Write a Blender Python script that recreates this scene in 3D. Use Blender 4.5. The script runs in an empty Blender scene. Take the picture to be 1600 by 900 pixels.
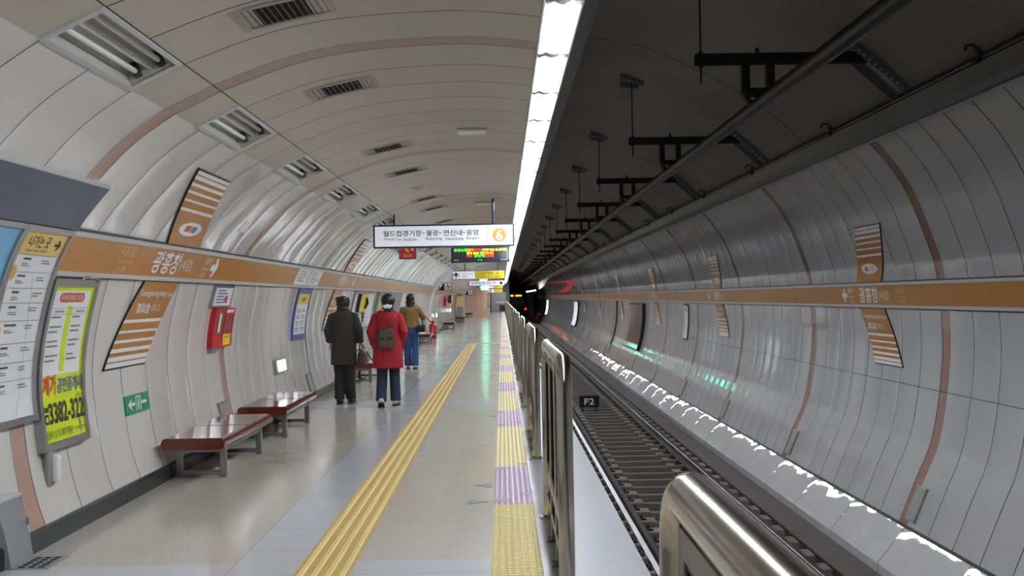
import bpy, bmesh, math, random
from mathutils import Vector, Matrix, Euler
random.seed(7)
PI = math.pi
SC = bpy.context.scene
COL = SC.collection

# ------------------------------------------------------------------ camera, world, exposure
def make_camera():
    th = math.radians(1.0)
    F = 1600.0
    right = Vector((math.cos(th), 0, -math.sin(th)))
    up = Vector((math.sin(th), 0, math.cos(th)))
    fwd = (Vector((0, 1, 0)) + right * (15 / F) + up * (15 / F)).normalized()
    right = (right - fwd * right.dot(fwd)).normalized()
    up = right.cross(fwd)
    m = Matrix(((right.x, up.x, -fwd.x, 0), (right.y, up.y, -fwd.y, 0), (right.z, up.z, -fwd.z, 1.6), (0, 0, 0, 1)))
    cd = bpy.data.cameras.new('camera'); cd.sensor_width = 36; cd.lens = 36.0 * F / 1600
    cd.clip_start = 0.05; cd.clip_end = 500
    co = bpy.data.objects.new('camera', cd); COL.objects.link(co); co.matrix_world = m
    SC.camera = co
make_camera()
TUBE_POWER = 38.0
SC.view_settings.view_transform = 'Standard'
SC.view_settings.look = 'None'
SC.view_settings.exposure = 1.22
SC.view_settings.gamma = 1
SC.view_settings.use_curve_mapping = False
w = bpy.data.worlds.new('world'); SC.world = w; w.use_nodes = True
w.node_tree.nodes['Background'].inputs[0].default_value = (.02, .022, .025, 1)
w.node_tree.nodes['Background'].inputs[1].default_value = 0.15
SC.cycles.use_denoising = True
SC.cycles.max_bounces = 10
SC.cycles.diffuse_bounces = 6
SC.cycles.sample_clamp_indirect = 6
SC.cycles.use_light_tree = True

# ------------------------------------------------------------------ helpers: materials
def lin(c):
    return tuple(((v / 255) / 12.92 if v / 255 <= .04045 else ((v / 255 + .055) / 1.055) ** 2.4) for v in c)

class NT:
    """small wrapper to write node maths"""
    def __init__(s, mat):
        s.t = mat.node_tree; s.n = s.t.nodes; s.l = s.t.links
        s.b = s.n['Principled BSDF']
    def new(s, typ, **kw):
        n = s.n.new(typ)
        for k, v in kw.items(): setattr(n, k, v)
        return n
    def put(s, sock, v):
        if hasattr(v, 'is_output'): s.l.new(v, sock)
        elif isinstance(v, (tuple, list)): sock.default_value = tuple(v) + ((1,) if len(v) == 3 and sock.type == 'RGBA' else ())
        else: sock.default_value = v
    def m(s, op, a, b=0.0, c=None):
        n = s.new('ShaderNodeMath', operation=op)
        s.put(n.inputs[0], a); s.put(n.inputs[1], b)
        if c is not None: s.put(n.inputs[2], c)
        return n.outputs[0]
    def mix(s, f, a, b):
        n = s.new('ShaderNodeMix', data_type='RGBA')
        s.put(n.inputs[0], f); s.put(n.inputs[6], a); s.put(n.inputs[7], b)
        return n.outputs[2]
    def xyz(s):
        tc = s.new('ShaderNodeTexCoord'); sp = s.new('ShaderNodeSeparateXYZ')
        s.l.new(tc.outputs['Object'], sp.inputs[0])
        return tc.outputs['Object'], sp.outputs[0], sp.outputs[1], sp.outputs[2]
    def noise(s, vec, scale, detail=3, rough=.5):
        n = s.new('ShaderNodeTexNoise'); s.l.new(vec, n.inputs['Vector'])
        n.inputs['Scale'].default_value = scale; n.inputs['Detail'].default_value = detail
        n.inputs['Roughness'].default_value = rough
        return n.outputs[0]
    def bump(s, h, dist=1.0, strength=1.0):
        b = s.new('ShaderNodeBump'); s.put(b.inputs['Height'], h)
        b.inputs['Distance'].default_value = dist; b.inputs['Strength'].default_value = strength
        s.l.new(b.outputs[0], s.b.inputs['Normal'])

def base_mat(name):
    m = bpy.data.materials.new(name); m.use_nodes = True
    return m, NT(m)

def mat(name, rgb, rough=.5, metal=0.0, var=.06, scale=6, spec=.5, bump=0.0):
    m, N = base_mat(name)
    c = lin(rgb)
    v, x, y, z = N.xyz()
    nz = N.noise(v, scale, 4)
    lo = tuple(q * (1 - var) for q in c); hi = tuple(min(1, q * (1 + var)) for q in c)
    N.l.new(N.mix(nz, lo, hi), N.b.inputs['Base Color'])
    N.b.inputs['Roughness'].default_value = rough
    N.b.inputs['Metallic'].default_value = metal
    N.b.inputs['Specular IOR Level'].default_value = spec
    if bump: N.bump(N.noise(v, scale * 6, 3), bump)
    return m

def emit(name, rgb, strength):
    m, N = base_mat(name)
    N.b.inputs['Base Color'].default_value = lin(rgb) + (1,)
    N.b.inputs['Emission Color'].default_value = lin(rgb) + (1,)
    N.b.inputs['Emission Strength'].default_value = strength
    return m

def glass(name, tint=(235, 245, 240), refl=.9):
    m, N = base_mat(name)
    N.n.remove(N.b)
    out = N.n['Material Output']
    tr = N.new('ShaderNodeBsdfTransparent'); tr.inputs[0].default_value = lin(tint) + (1,)
    gl = N.new('ShaderNodeBsdfGlossy'); gl.inputs['Roughness'].default_value = .02
    fr = N.new('ShaderNodeFresnel'); fr.inputs[0].default_value = 1.45
    mx = N.new('ShaderNodeMixShader')
    N.l.new(fr.outputs[0], mx.inputs[0]); N.l.new(tr.outputs[0], mx.inputs[1]); N.l.new(gl.outputs[0], mx.inputs[2])
    N.l.new(mx.outputs[0], out.inputs[0])
    return m

RING0 = 6.69          # near edge of a salmon rib; ribs repeat every 5 m
def panel_mat(name, rgb, sal, rough, zlines=(), spec=.5, pillow=.0016, period_line=.007, linecol=(40, 42, 46), tint=.03, wav=.0012):
    """enamel cladding in 0.6 m strips with a 0.2 m salmon rib every 5 m and dark joints"""
    m, N = base_mat(name)
    v, x, y, z = N.xyz()
    yy = N.m('SUBTRACT', y, RING0)
    mm = N.m('FLOORED_MODULO', yy, 5.0)
    issal = N.m('LESS_THAN', mm, .2)
    q = N.m('DIVIDE', N.m('SUBTRACT', mm, .2), .6)
    t = N.m('FRACT', q)
    edge = N.m('MULTIPLY', N.m('MINIMUM', t, N.m('SUBTRACT', 1.0, t)), .6)
    line = N.m('LESS_THAN', edge, period_line)
    for zl in zlines:
        ln = N.m('LESS_THAN', N.m('ABSOLUTE', N.m('SUBTRACT', z, zl)), .0035)
        line = N.m('MAXIMUM', line, ln)
    pid = N.m('ADD', N.m('FLOOR', q), N.m('MULTIPLY', N.m('FLOOR', N.m('DIVIDE', yy, 5.0)), 13.0))
    wn = N.new('ShaderNodeTexWhiteNoise', noise_dimensions='1D'); N.l.new(pid, wn.inputs['W'])
    r = wn.outputs['Value']
    c = lin(rgb)
    col = N.mix(r, tuple(k * (1 - tint) for k in c), tuple(min(1, k * (1 + tint)) for k in c))
    dirt = N.noise(v, 1.3, 4)
    col = N.mix(N.m('MULTIPLY', dirt, .10), col, lin((150, 140, 120)))
    if sal: col = N.mix(issal, col, lin(sal))
    col = N.mix(line, col, lin(linecol))
    N.l.new(col, N.b.inputs['Base Color'])
    N.b.inputs['Roughness'].default_value = rough
    N.b.inputs['Specular IOR Level'].default_value = spec
    e = N.m('ABSOLUTE', N.m('SUBTRACT', N.m('MULTIPLY', t, 2.0), 1.0))
    h = N.m('MULTIPLY', N.m('POWER', e, 4.0), -pillow)
    h = N.m('ADD', h, N.m('MULTIPLY', N.m('MULTIPLY', N.m('SUBTRACT', t, .5), N.m('SUBTRACT', r, .5)), pillow * 3))
    h = N.m('ADD', h, N.m('MULTIPLY', N.noise(v, 1.1, 1), wav * 4))
    N.bump(h)
    return m

M = {}
M['wall'] = panel_mat('white_enamel_panels', (208, 207, 203), (180, 148, 134), .10, spec=.65, pillow=.006, wav=.002, linecol=(84, 86, 94), period_line=.0055)
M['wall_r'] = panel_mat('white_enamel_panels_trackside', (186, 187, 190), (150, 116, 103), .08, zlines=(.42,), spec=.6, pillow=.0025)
M['ceil'] = panel_mat('beige_ceiling_panels', (184, 177, 166), (164, 144, 132), .45, zlines=(2.868, 3.018), spec=.3, pillow=.0006)
M['lampstrip'] = panel_mat('lamp_row_panels', (184, 177, 166), (164, 144, 132), .45, spec=.3, pillow=0)
M['orange'] = mat('ochre_enamel', (172, 116, 40), .28, var=.03)
M['bandgrey'] = mat('pale_grey_trim', (190, 192, 194), .35, var=.03)
M['salmon'] = mat('salmon_cladding', (194, 158, 138), .35, var=.05)
M['white'] = mat('white_print', (232, 233, 235), .35, var=.02)
M['whitemetal'] = mat('white_painted_metal', (225, 226, 228), .35, var=.02)
M['black'] = mat('black_paint', (14, 15, 18), .4, var=.2)
M['ink'] = mat('dark_ink', (34, 36, 44), .5, var=.05)
M['greyink'] = mat('grey_ink', (120, 124, 134), .5, var=.05)
M['midink'] = mat('mid_grey_ink', (78, 82, 92), .5, var=.05)
M['fadeink'] = mat('faded_lettering', (208, 172, 120), .4, var=.04)
M['slate'] = mat('slate_blue_metal', (78, 83, 102), .4, var=.05)
M['alu'] = mat('brushed_aluminium', (168, 168, 170), .32, .85, var=.08)
M['steel'] = mat('stainless_steel', (176, 170, 158), .16, 1.0, var=.12, scale=3)
M['steelbrush'] = mat('brushed_steel', (150, 150, 150), .36, 1.0, var=.1)
M['greypaint'] = mat('grey_painted_steel', (134, 136, 138), .45, var=.06)
M['greyframe'] = mat('grey_frame_paint', (142, 142, 138), .45, var=.05)
M['darkgrey'] = mat('dark_grey_metal', (52, 54, 58), .5, var=.1)
M['plategrey'] = mat('galvanised_grey', (98, 102, 104), .5, var=.1)
M['ventframe'] = mat('vent_frame_paint', (158, 152, 142), .5)
M['ventslat'] = mat('vent_slat_paint', (92, 90, 86), .5)
M['warnbase'] = mat('yellow_tile_groove', (172, 154, 92), .6, var=.12, scale=14)
M['purplebase'] = mat('lilac_tile_groove', (136, 108, 140), .6, var=.12, scale=14)
M['guidebase'] = mat('yellow_tactile_groove', (176, 146, 66), .55, var=.1, scale=12)
M['iron'] = mat('black_iron', (28, 28, 30), .5, .2, var=.2)
M['rail'] = mat('worn_rail_steel', (96, 92, 92), .35, .9, var=.2, scale=2)
M['concrete'] = mat('sooty_concrete', (92, 88, 84), .85, var=.25, scale=3, bump=.002)
M['trackbed'] = mat('oily_trackbed', (44, 42, 40), .85, var=.35, scale=4, bump=.006)
M['lightblock'] = mat('sleeper_concrete', (112, 108, 102), .8, var=.25, scale=8)
M['baseboard'] = mat('black_granite_skirting', (40, 43, 46), .25, var=.25, scale=30)
M['wood'] = mat('varnished_mahogany', (92, 40, 30), .10, var=.22, scale=5)
M['yellow'] = mat('yellow_print', (232, 208, 20), .4, var=.03)
M['lime'] = mat('lime_yellow_print', (206, 226, 14), .4, var=.03)
M['paleyellow'] = mat('pale_yellow_print', (226, 196, 112), .4, var=.03)
M['red'] = mat('red_enamel', (182, 22, 30), .3, var=.08)
M['redprint'] = mat('red_print', (206, 40, 60), .4, var=.04)
M['pill'] = mat('orange_print', (196, 96, 52), .4, var=.04)
M['blue'] = mat('blue_print', (70, 84, 150), .4, var=.04)
M['sky'] = mat('map_blue_print', (120, 178, 214), .4, var=.12, scale=9)
M['mapgreen'] = mat('map_green_print', (164, 200, 70), .4, var=.1)
M['green'] = mat('exit_green', (28, 132, 96), .35, var=.04)
M['navy'] = mat('navy_frame', (24, 34, 66), .35, var=.08)
M['gold'] = mat('gold_print', (214, 164, 62), .4, var=.03)
M['guide'] = mat('yellow_tactile_rubber', (186, 158, 78), .5, var=.08, scale=12)
M['guiderib'] = mat('pale_yellow_rib', (206, 186, 122), .45, var=.06, scale=12)
M['warn'] = mat('yellow_warning_tile', (208, 192, 126), .5, var=.08, scale=14)
M['purple'] = mat('lilac_tile', (180, 156, 178), .5, var=.08, scale=14)
M['teal'] = mat('teal_inlay', (66, 92, 102), .5, var=.15, scale=30)
M['offtube'] = mat('unlit_tube', (214, 216, 208), .25, var=.03)
M['reflector'] = mat('grey_reflector', (196, 196, 190), .3, .1, var=.05)
M['glass'] = glass('clear_panel_glass', (222, 232, 226))
M['ventblack'] = mat('vent_void', (10, 10, 10), .9)
M['tube'] = emit('lit_fluorescent_tube', (244, 247, 253), TUBE_POWER)
M['whitelight'] = emit('lit_white_panel', (245, 250, 255), 2.2)
M['signwhite'] = emit('backlit_sign_white', (226, 230, 238), .18)
M['greenlight'] = emit('lit_exit_green', (120, 255, 215), 4.5)
M['ledred'] = emit('led_red', (255, 40, 44), 1.6)
M['ledgreen'] = emit('led_green', (60, 255, 30), 1.4)
M['ledyellow'] = emit('led_amber', (255, 205, 30), 1.4)
M['ledorange'] = emit('led_orange', (255, 120, 20), 2.5)
M['taillight'] = emit('red_tail_lamp', (255, 24, 24), 2.5)
M['hair'] = mat('black_hair', (20, 18, 20), .45, var=.3, scale=40)
M['skin'] = mat('skin', (214, 168, 140), .5, var=.05)
M['coatdark'] = mat('charcoal_wool', (52, 48, 46), .9, var=.2, scale=30, bump=.003)
M['trousers'] = mat('charcoal_trousers', (38, 35, 36), .85, var=.15, scale=20)
M['coatred'] = mat('red_wool', (142, 14, 28), .85, var=.12, scale=18, bump=.003)
M['denimdark'] = mat('dark_denim', (30, 42, 68), .85, var=.2, scale=20)
M['denim'] = mat('blue_denim', (40, 72, 120), .85, var=.2, scale=20)
M['bagolive'] = mat('olive_leather', (70, 62, 48), .5, var=.15, scale=15)
M['bagbrown'] = mat('brown_leather', (84, 58, 48), .45, var=.2, scale=15)
M['jacket'] = mat('tan_suede', (128, 100, 58), .85, var=.15, scale=15)
M['fur'] = mat('pale_fur', (150, 130, 96), .95, var=.3, scale=60, bump=.01)
M['shoe'] = mat('black_shoe', (22, 20, 20), .4)
M['shoelight'] = mat('pale_shoe', (188, 184, 178), .6)
M['panelglass'] = mat('dark_glossy_panel', (58, 62, 66), .08, var=.05, spec=.8)
M['trainbody'] = mat('train_steel', (70, 72, 76), .4, .6)
M['trainblack'] = mat('train_black_glass', (10, 11, 13), .1)

def floor_mat():
    m, N = base_mat('terrazzo_and_granite_floor')
    v, x, y, z = N.xyz()
    sp = N.noise(v, 110, 2, .8); sp2 = N.noise(v, 60, 2, .7); big = N.noise(v, .9, 3)
    terr = N.mix(N.m('MULTIPLY', N.m('GREATER_THAN', sp, .55), .8), lin((194, 190, 180)), lin((128, 124, 116)))
    terr = N.mix(N.m('MULTIPLY', N.m('GREATER_THAN', sp2, .6), .7), terr, lin((216, 212, 204)))
    gran = N.mix(N.m('MULTIPLY', sp, .5), lin((196, 200, 206)), lin((160, 164, 172)))
    def band(a, b): return N.m('MULTIPLY', N.m('GREATER_THAN', x, a), N.m('LESS_THAN', x, b))
    zone = N.m('MAXIMUM', band(-1.66, -1.2), band(.2, .9))
    my = N.m('FLOORED_MODULO', N.m('SUBTRACT', y, 5.3), 10.0)
    zone = N.m('MAXIMUM', zone, N.m('LESS_THAN', my, 1.0))
    col = N.mix(zone, terr, gran)
    # joints of the granite slabs
    ty = N.m('FRACT', N.m('DIVIDE', y, .6)); jy = N.m('LESS_THAN', N.m('MINIMUM', ty, N.m('SUBTRACT', 1.0, ty)), .006)
    tx = N.m('LESS_THAN', N.m('ABSOLUTE', N.m('ADD', x, 1.66)), .005)
    col = N.mix(N.m('MULTIPLY', N.m('MAXIMUM', N.m('MULTIPLY', jy, zone), tx), .35), col, lin((70, 68, 66)))
    col = N.mix(N.m('MULTIPLY', big, .22), col, lin((128, 122, 112)))
    N.l.new(col, N.b.inputs['Base Color'])
    N.l.new(N.m('ADD', .08, N.m('MULTIPLY', N.noise(v, 2.5, 4), .16)), N.b.inputs['Roughness'])
    N.b.inputs['Specular IOR Level'].default_value = .7
    N.bump(N.m('MULTIPLY', N.noise(v, 1.2, 1), .0012))
    return m
M['floor'] = floor_mat()
M['edge'] = mat('pale_granite_edge', (176, 178, 181), .4, var=.06, scale=40)

def ledge_mat():
    m, N = base_mat('polished_white_ledge_tiles')
    v, x, y, z = N.xyz()
    q = N.m('DIVIDE', N.m('SUBTRACT', y, RING0), 5.0 / 3)
    t = N.m('FRACT', q)
    edge = N.m('MULTIPLY', N.m('MINIMUM', t, N.m('SUBTRACT', 1.0, t)), 5.0 / 3)
    line = N.m('LESS_THAN', edge, .006)
    wn = N.new('ShaderNodeTexWhiteNoise', noise_dimensions='1D'); N.l.new(N.m('FLOOR', q), wn.inputs['W'])
    r = wn.outputs['Value']
    col = N.mix(N.noise(v, 2, 4), lin((200, 200, 200)), lin((222, 222, 222)))
    col = N.mix(line, col, lin((40, 42, 46)))
    N.l.new(col, N.b.inputs['Base Color']); N.b.inputs['Roughness'].default_value = .02
    N.b.inputs['Specular IOR Level'].default_value = .8
    e = N.m('ABSOLUTE', N.m('SUBTRACT', N.m('MULTIPLY', t, 2.0), 1.0))
    h = N.m('MULTIPLY', N.m('POWER', e, 6.0), -.006)
    h = N.m('ADD', h, N.m('MULTIPLY', N.m('MULTIPLY', N.m('SUBTRACT', t, .5), N.m('SUBTRACT', r, .5)), .05))
    h = N.m('ADD', h, N.m('MULTIPLY', N.noise(v, 2.2, 1), .006))
    N.bump(h)
    return m
M['ledge'] = ledge_mat()

def vault_mat():
    m, N = base_mat('sooty_vault_lining')
    v, x, y, z = N.xyz()
    t = N.m('FLOORED_MODULO', N.m('SUBTRACT', y, 12.6), 7.0)
    line = N.m('LESS_THAN', t, .035)
    n1 = N.noise(v, .7, 5); n2 = N.noise(v, 7, 3)
    col = N.mix(n1, lin((82, 78, 71)), lin((116, 110, 100)))
    col = N.mix(N.m('MULTIPLY', N.m('GREATER_THAN', n2, .68), .25), col, lin((60, 58, 54)))
    col = N.mix(line, col, lin((14, 14, 14)))
    N.l.new(col, N.b.inputs['Base Color']); N.b.inputs['Roughness'].default_value = .7
    return m
M['vault'] = vault_mat()

# ------------------------------------------------------------------ helpers: meshes
class MB:
    def __init__(s):
        s.v = []; s.f = []; s.mi = []; s.sm = []
    def add(s, vs, fs, mi=0, sm=False):
        b = len(s.v)
        s.v.extend([tuple(p) for p in vs])
        for f in fs:
            s.f.append([i + b for i in f]); s.mi.append(mi); s.sm.append(sm)
        return s
    def box(s, x0, x1, y0, y1, z0, z1, mi=0, bev=0.0):
        if x1 < x0: x0, x1 = x1, x0
        if y1 < y0: y0, y1 = y1, y0
        if z1 < z0: z0, z1 = z1, z0
        if bev <= 0:
            v = [(x, y, z) for z in (z0, z1) for y in (y0, y1) for x in (x0, x1)]
            f = [(0, 2, 3, 1), (4, 5, 7, 6), (0, 1, 5, 4), (2, 6, 7, 3), (0, 4, 6, 2), (1, 3, 7, 5)]
            return s.add(v, f, mi)
        bm = bmesh.new(); bmesh.ops.create_cube(bm, size=1)
        bmesh.ops.scale(bm, vec=(x1 - x0, y1 - y0, z1 - z0), verts=bm.verts)
        bmesh.ops.translate(bm, vec=((x0 + x1) / 2, (y0 + y1) / 2, (z0 + z1) / 2), verts=bm.verts)
        bmesh.ops.bevel(bm, geom=list(bm.edges), offset=bev, segments=2, profile=.5, affect='EDGES')
        return s.bm(bm, mi)
    def bm(s, bm, mi=0, sm=False):
        bm.verts.index_update()
        s.add([v.co[:] for v in bm.verts], [[v.index for v in f.verts] for f in bm.faces], mi, sm)
        bm.free(); return s
    def quad(s, a, b, c, d, mi=0):
        return s.add([a, b, c, d], [(0, 1, 2, 3)], mi)
    def prism(s, prof, y0, y1, mi=0, sm=False, caps=True):
        """closed profile of (x, z) swept along y"""
        n = len(prof)
        v = [(x, y0, z) for x, z in prof] + [(x, y1, z) for x, z in prof]
        f = [(i, (i + 1) % n, n + (i + 1) % n, n + i) for i in range(n)]
        s.add(v, f, mi, sm)
        if caps: s.add(v, [list(range(n))[::-1], list(range(n, 2 * n))], mi)
        return s
    def sheet(s, prof, ys, mi=0, sm=True):
        n = len(prof); v = [(x, y, z) for y in ys for x, z in prof]
        f = [(j * n + i, j * n + i + 1, (j + 1) * n + i + 1, (j + 1) * n + i) for j in range(len(ys) - 1) for i in range(n - 1)]
        return s.add(v, f, mi, sm)
    def tube(s, pts, r, n=10, mi=0, caps=True, sx=1.0):
        pts = [Vector(p) for p in pts]
        rs = r if isinstance(r, (list, tuple)) else [r] * len(pts)
        v = []; u0 = None
        for i, p in enumerate(pts):
            t = (pts[min(i + 1, len(pts) - 1)] - pts[max(i - 1, 0)]).normalized()
            if u0 is None:
                u0 = t.orthogonal().normalized()
                for ax in (Vector((0, 1, 0)), Vector((1, 0, 0)), Vector((0, 0, 1))):
                    if abs(t.dot(ax)) < .9: u0 = (ax - t * ax.dot(t)).normalized(); break
            u0 = (u0 - t * u0.dot(t)).normalized(); w0 = t.cross(u0)
            for k in range(n):
                a = 2 * PI * k / n
                v.append(p + (u0 * math.cos(a) + w0 * math.sin(a) * sx) * rs[i])
        f = [(i * n + k, i * n + (k + 1) % n, (i + 1) * n + (k + 1) % n, (i + 1) * n + k) for i in range(len(pts) - 1) for k in range(n)]
        s.add(v, f, mi, True)
        if caps:
            L = len(pts) - 1
            s.add(v, [list(range(n))[::-1], [L * n + k for k in range(n)]], mi)
        return s
    def loft(s, rings, n=20, mi=0, caps=True):
        """rings: (cx, cy, z, rx, ry)"""
        v = [(cx + rx * math.cos(2 * PI * k / n), cy + ry * math.sin(2 * PI * k / n), z) for cx, cy, z, rx, ry in rings for k in range(n)]
        f = [(i * n + k, i * n + (k + 1) % n, (i + 1) * n + (k + 1) % n, (i + 1) * n + k) for i in range(len(rings) - 1) for k in range(n)]
        s.add(v, f, mi, True)
        if caps:
            L = len(rings) - 1
            s.add(v, [list(range(n))[::-1], [L * n + k for k in range(n)]], mi)
        return s
    def ell(s, c, r, mi=0, n=14):
        bm = bmesh.new(); bmesh.ops.create_uvsphere(bm, u_segments=n, v_segments=n // 2 + 2, radius=1)
        rr = r if isinstance(r, (tuple, list)) else (r, r, r)
        bmesh.ops.scale(bm, vec=rr, verts=bm.verts); bmesh.ops.translate(bm, vec=c, verts=bm.verts)
        return s.bm(bm, mi, True)
    def build(s, name, mats, parent=None, loc=None):
        me = bpy.data.meshes.new(name)
        me.from_pydata(s.v, [], s.f)
        mats = mats if isinstance(mats, (list, tuple)) else [mats]
        for m in mats: me.materials.append(M[m] if isinstance(m, str) else m)
        me.polygons.foreach_set('material_index', s.mi)
        me.polygons.foreach_set('use_smooth', s.sm)
        me.update()
        o = bpy.data.objects.new(name, me); COL.objects.link(o)
        if parent: o.parent = parent
        if loc: o.location = loc
        return o

def tag(o, label, cat, group=None):
    o['label'] = label; o['category'] = cat
    if group: o['group'] = group
    return o
def thing(name, label, cat, loc=(0, 0, 0), rot=(0, 0, 0), group=None):
    o = bpy.data.objects.new(name, None); COL.objects.link(o)
    o.location = loc; o.rotation_euler = rot; o.empty_display_size = .1
    return tag(o, label, cat, group)
def struct(o):
    o['kind'] = 'structure'; return o
def dup(root, loc, label, rot=None):
    def cp(o, parent):
        c = o.copy(); COL.objects.link(c)
        if parent: c.parent = parent
        for ch in list(o.children): cp(ch, c)
        return c
    r = cp(root, None); r.location = loc
    if rot is not None: r.rotation_euler = rot
    r['label'] = label
    return r
ONES = 'first second third fourth fifth sixth seventh eighth ninth tenth eleventh twelfth thirteenth fourteenth fifteenth sixteenth seventeenth eighteenth nineteenth'.split()
TENS = {2: 'twent', 3: 'thirt', 4: 'fort', 5: 'fift', 6: 'sixt', 7: 'sevent', 8: 'eight', 9: 'ninet'}
CARD = 'one two three four five six seven eight nine'.split()
def ordinal(n):
    if n >= 100:
        k, r = divmod(n, 100)
        return CARD[k - 1] + ' hundred' + ('th' if r == 0 else ' and ' + ordinal(r))
    if n < 20: return ONES[n - 1]
    a, b = divmod(n, 10)
    return TENS[a] + ('ieth' if b == 0 else 'y-' + ONES[b - 1])

# text as flat 2-D triangles, cached, in its own bounding box (0..w, 0..h)
_tc = {}
def text2d(body, bold=0.0):
    k = (body, bold)
    if k not in _tc:
        cu = bpy.data.curves.new('lettering_source', 'FONT'); cu.body = body; cu.size = 1; cu.offset = bold
        cu.resolution_u = 3; cu.fill_mode = 'FRONT'
        ob = bpy.data.objects.new('lettering_source', cu)
        me = bpy.data.meshes.new_from_object(ob)
        vs = [v.co.copy() for v in me.vertices]; fs = [list(p.vertices) for p in me.polygons]
        bpy.data.objects.remove(ob); bpy.data.curves.remove(cu); bpy.data.meshes.remove(me)
        if not vs: vs = [Vector((0, 0, 0)), Vector((1, 0, 0)), Vector((0, 1, 0))]; fs = []
        x0 = min(v.x for v in vs); x1 = max(v.x for v in vs); y0 = min(v.y for v in vs); y1 = max(v.y for v in vs)
        _tc[k] = ([(v.x - x0, v.y - y0) for v in vs], fs, x1 - x0, y1 - y0)
    return _tc[k]
def fit(body, u0, u1, v0, v1, bold=0.0, keep=False):
    vs, fs, W_, H_ = text2d(body, bold)
    su, sv = (u1 - u0) / W_, (v1 - v0) / H_
    if keep:
        sc = min(su, sv); ou = u0 + ((u1 - u0) - W_ * sc) / 2; ov = v0 + ((v1 - v0) - H_ * sc) / 2
        return [(ou + a * sc, ov + b * sc) for a, b in vs], fs
    return [(u0 + a * su, v0 + b * sv) for a, b in vs], fs
def disc2d(cx, cy, rx, ry, n=28):
    return [(cx + rx * math.cos(2 * PI * k / n), cy + ry * math.sin(2 * PI * k / n)) for k in range(n)], [list(range(n))]
def rect2d(u0, u1, v0, v1):
    return [(u0, v0), (u1, v0), (u1, v1), (u0, v1)], [[0, 1, 2, 3]]
def ring2d(cx, cy, r0, r1, n=28):
    v = [(cx + r * math.cos(2 * PI * k / n), cy + r * math.sin(2 * PI * k / n)) for r in (r0, r1) for k in range(n)]
    return v, [[k, (k + 1) % n, n + (k + 1) % n, n + k] for k in range(n)]
def arrow2d(cx, cy, L, ang, t=.28, hw=.5):
    p = [(-.5, -t / 2), (.02, -t / 2), (-.16, -hw), (.1, -hw), (.5, 0), (.1, hw), (-.16, hw), (.02, t / 2), (-.5, t / 2)]
    c, s_ = math.cos(ang), math.sin(ang)
    return [(cx + L * (a * c - b * s_), cy + L * (a * s_ + b * c)) for a, b in p], [[0, 1, 7, 8], [1, 2, 3, 4], [1, 4, 7], [7, 4, 5, 6]]

# ------------------------------------------------------------------ tunnel cross-section
PL_RAW = [(-3.08, .13), (-3.14, .32), (-3.19, .57), (-3.22, .83), (-3.235, 1.05), (-3.215, 1.3), (-3.15, 1.62), (-3.06, 1.9), (-2.92, 2.16), (-2.70, 2.43), (-2.45, 2.68), (-2.18, 2.868)]
PC_RAW = [(-1.87, 3.018), (-1.39, 3.19), (-.93, 3.28), (-.33, 3.315), (.0, 3.30), (.255, 3.27)]
PR_RAW = [(4.56, -1.10), (4.78, -.58), (4.97, -.12), (5.085, .52), (5.12, 1.10), (5.065, 1.77), (4.99, 2.08), (4.77, 2.66), (4.556, 3.03), (4.27, 3.37)]
def smooth(p, k=6):
    out = []
    for i in range(len(p) - 1):
        a = Vector(p[max(i - 1, 0)]); b = Vector(p[i]); c = Vector(p[i + 1]); d = Vector(p[min(i + 2, len(p) - 1)])
        for j in range(k):
            t = j / k
            q = .5 * ((2 * b) + (-a + c) * t + (2 * a - 5 * b + 4 * c - d) * t * t + (-a + 3 * b - 3 * c + d) * t ** 3)
            out.append((q.x, q.y))
    out.append(tuple(p[-1])); return out
PL, PC, PR = smooth(PL_RAW), smooth(PC_RAW), smooth(PR_RAW)
class Wall:
    """a point on the wall from (distance along the tunnel, arc length, height off the surface)"""
    def __init__(s, prof, side):
        s.p = prof; s.side = side; s.s = [0]
        for a, b in zip(prof, prof[1:]): s.s.append(s.s[-1] + math.dist(a, b))
    def at(s, q):
        i = 0
        while i < len(s.s) - 2 and s.s[i + 1] < q: i += 1
        t = (q - s.s[i]) / (s.s[i + 1] - s.s[i])
        (x0, z0), (x1, z1) = s.p[i], s.p[i + 1]
        L = math.hypot(x1 - x0, z1 - z0); tx, tz = (x1 - x0) / L, (z1 - z0) / L
        n = (tz, -tx) if s.side > 0 else (-tz, tx)
        return x0 + t * (x1 - x0), z0 + t * (z1 - z0), n[0], n[1]
    def z(s, z):
        for i in range(len(s.p) - 1):
            if s.p[i][1] <= z <= s.p[i + 1][1]:
                return s.s[i] + (s.s[i + 1] - s.s[i]) * (z - s.p[i][1]) / (s.p[i + 1][1] - s.p[i][1])
        return s.s[-1]
    def P(s, d, q, o=0.0):
        x, z, nx, nz = s.at(q)
        return (x + nx * o, d, z + nz * o)
LW, RW = Wall(PL, 1), Wall(PR, -1)

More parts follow.
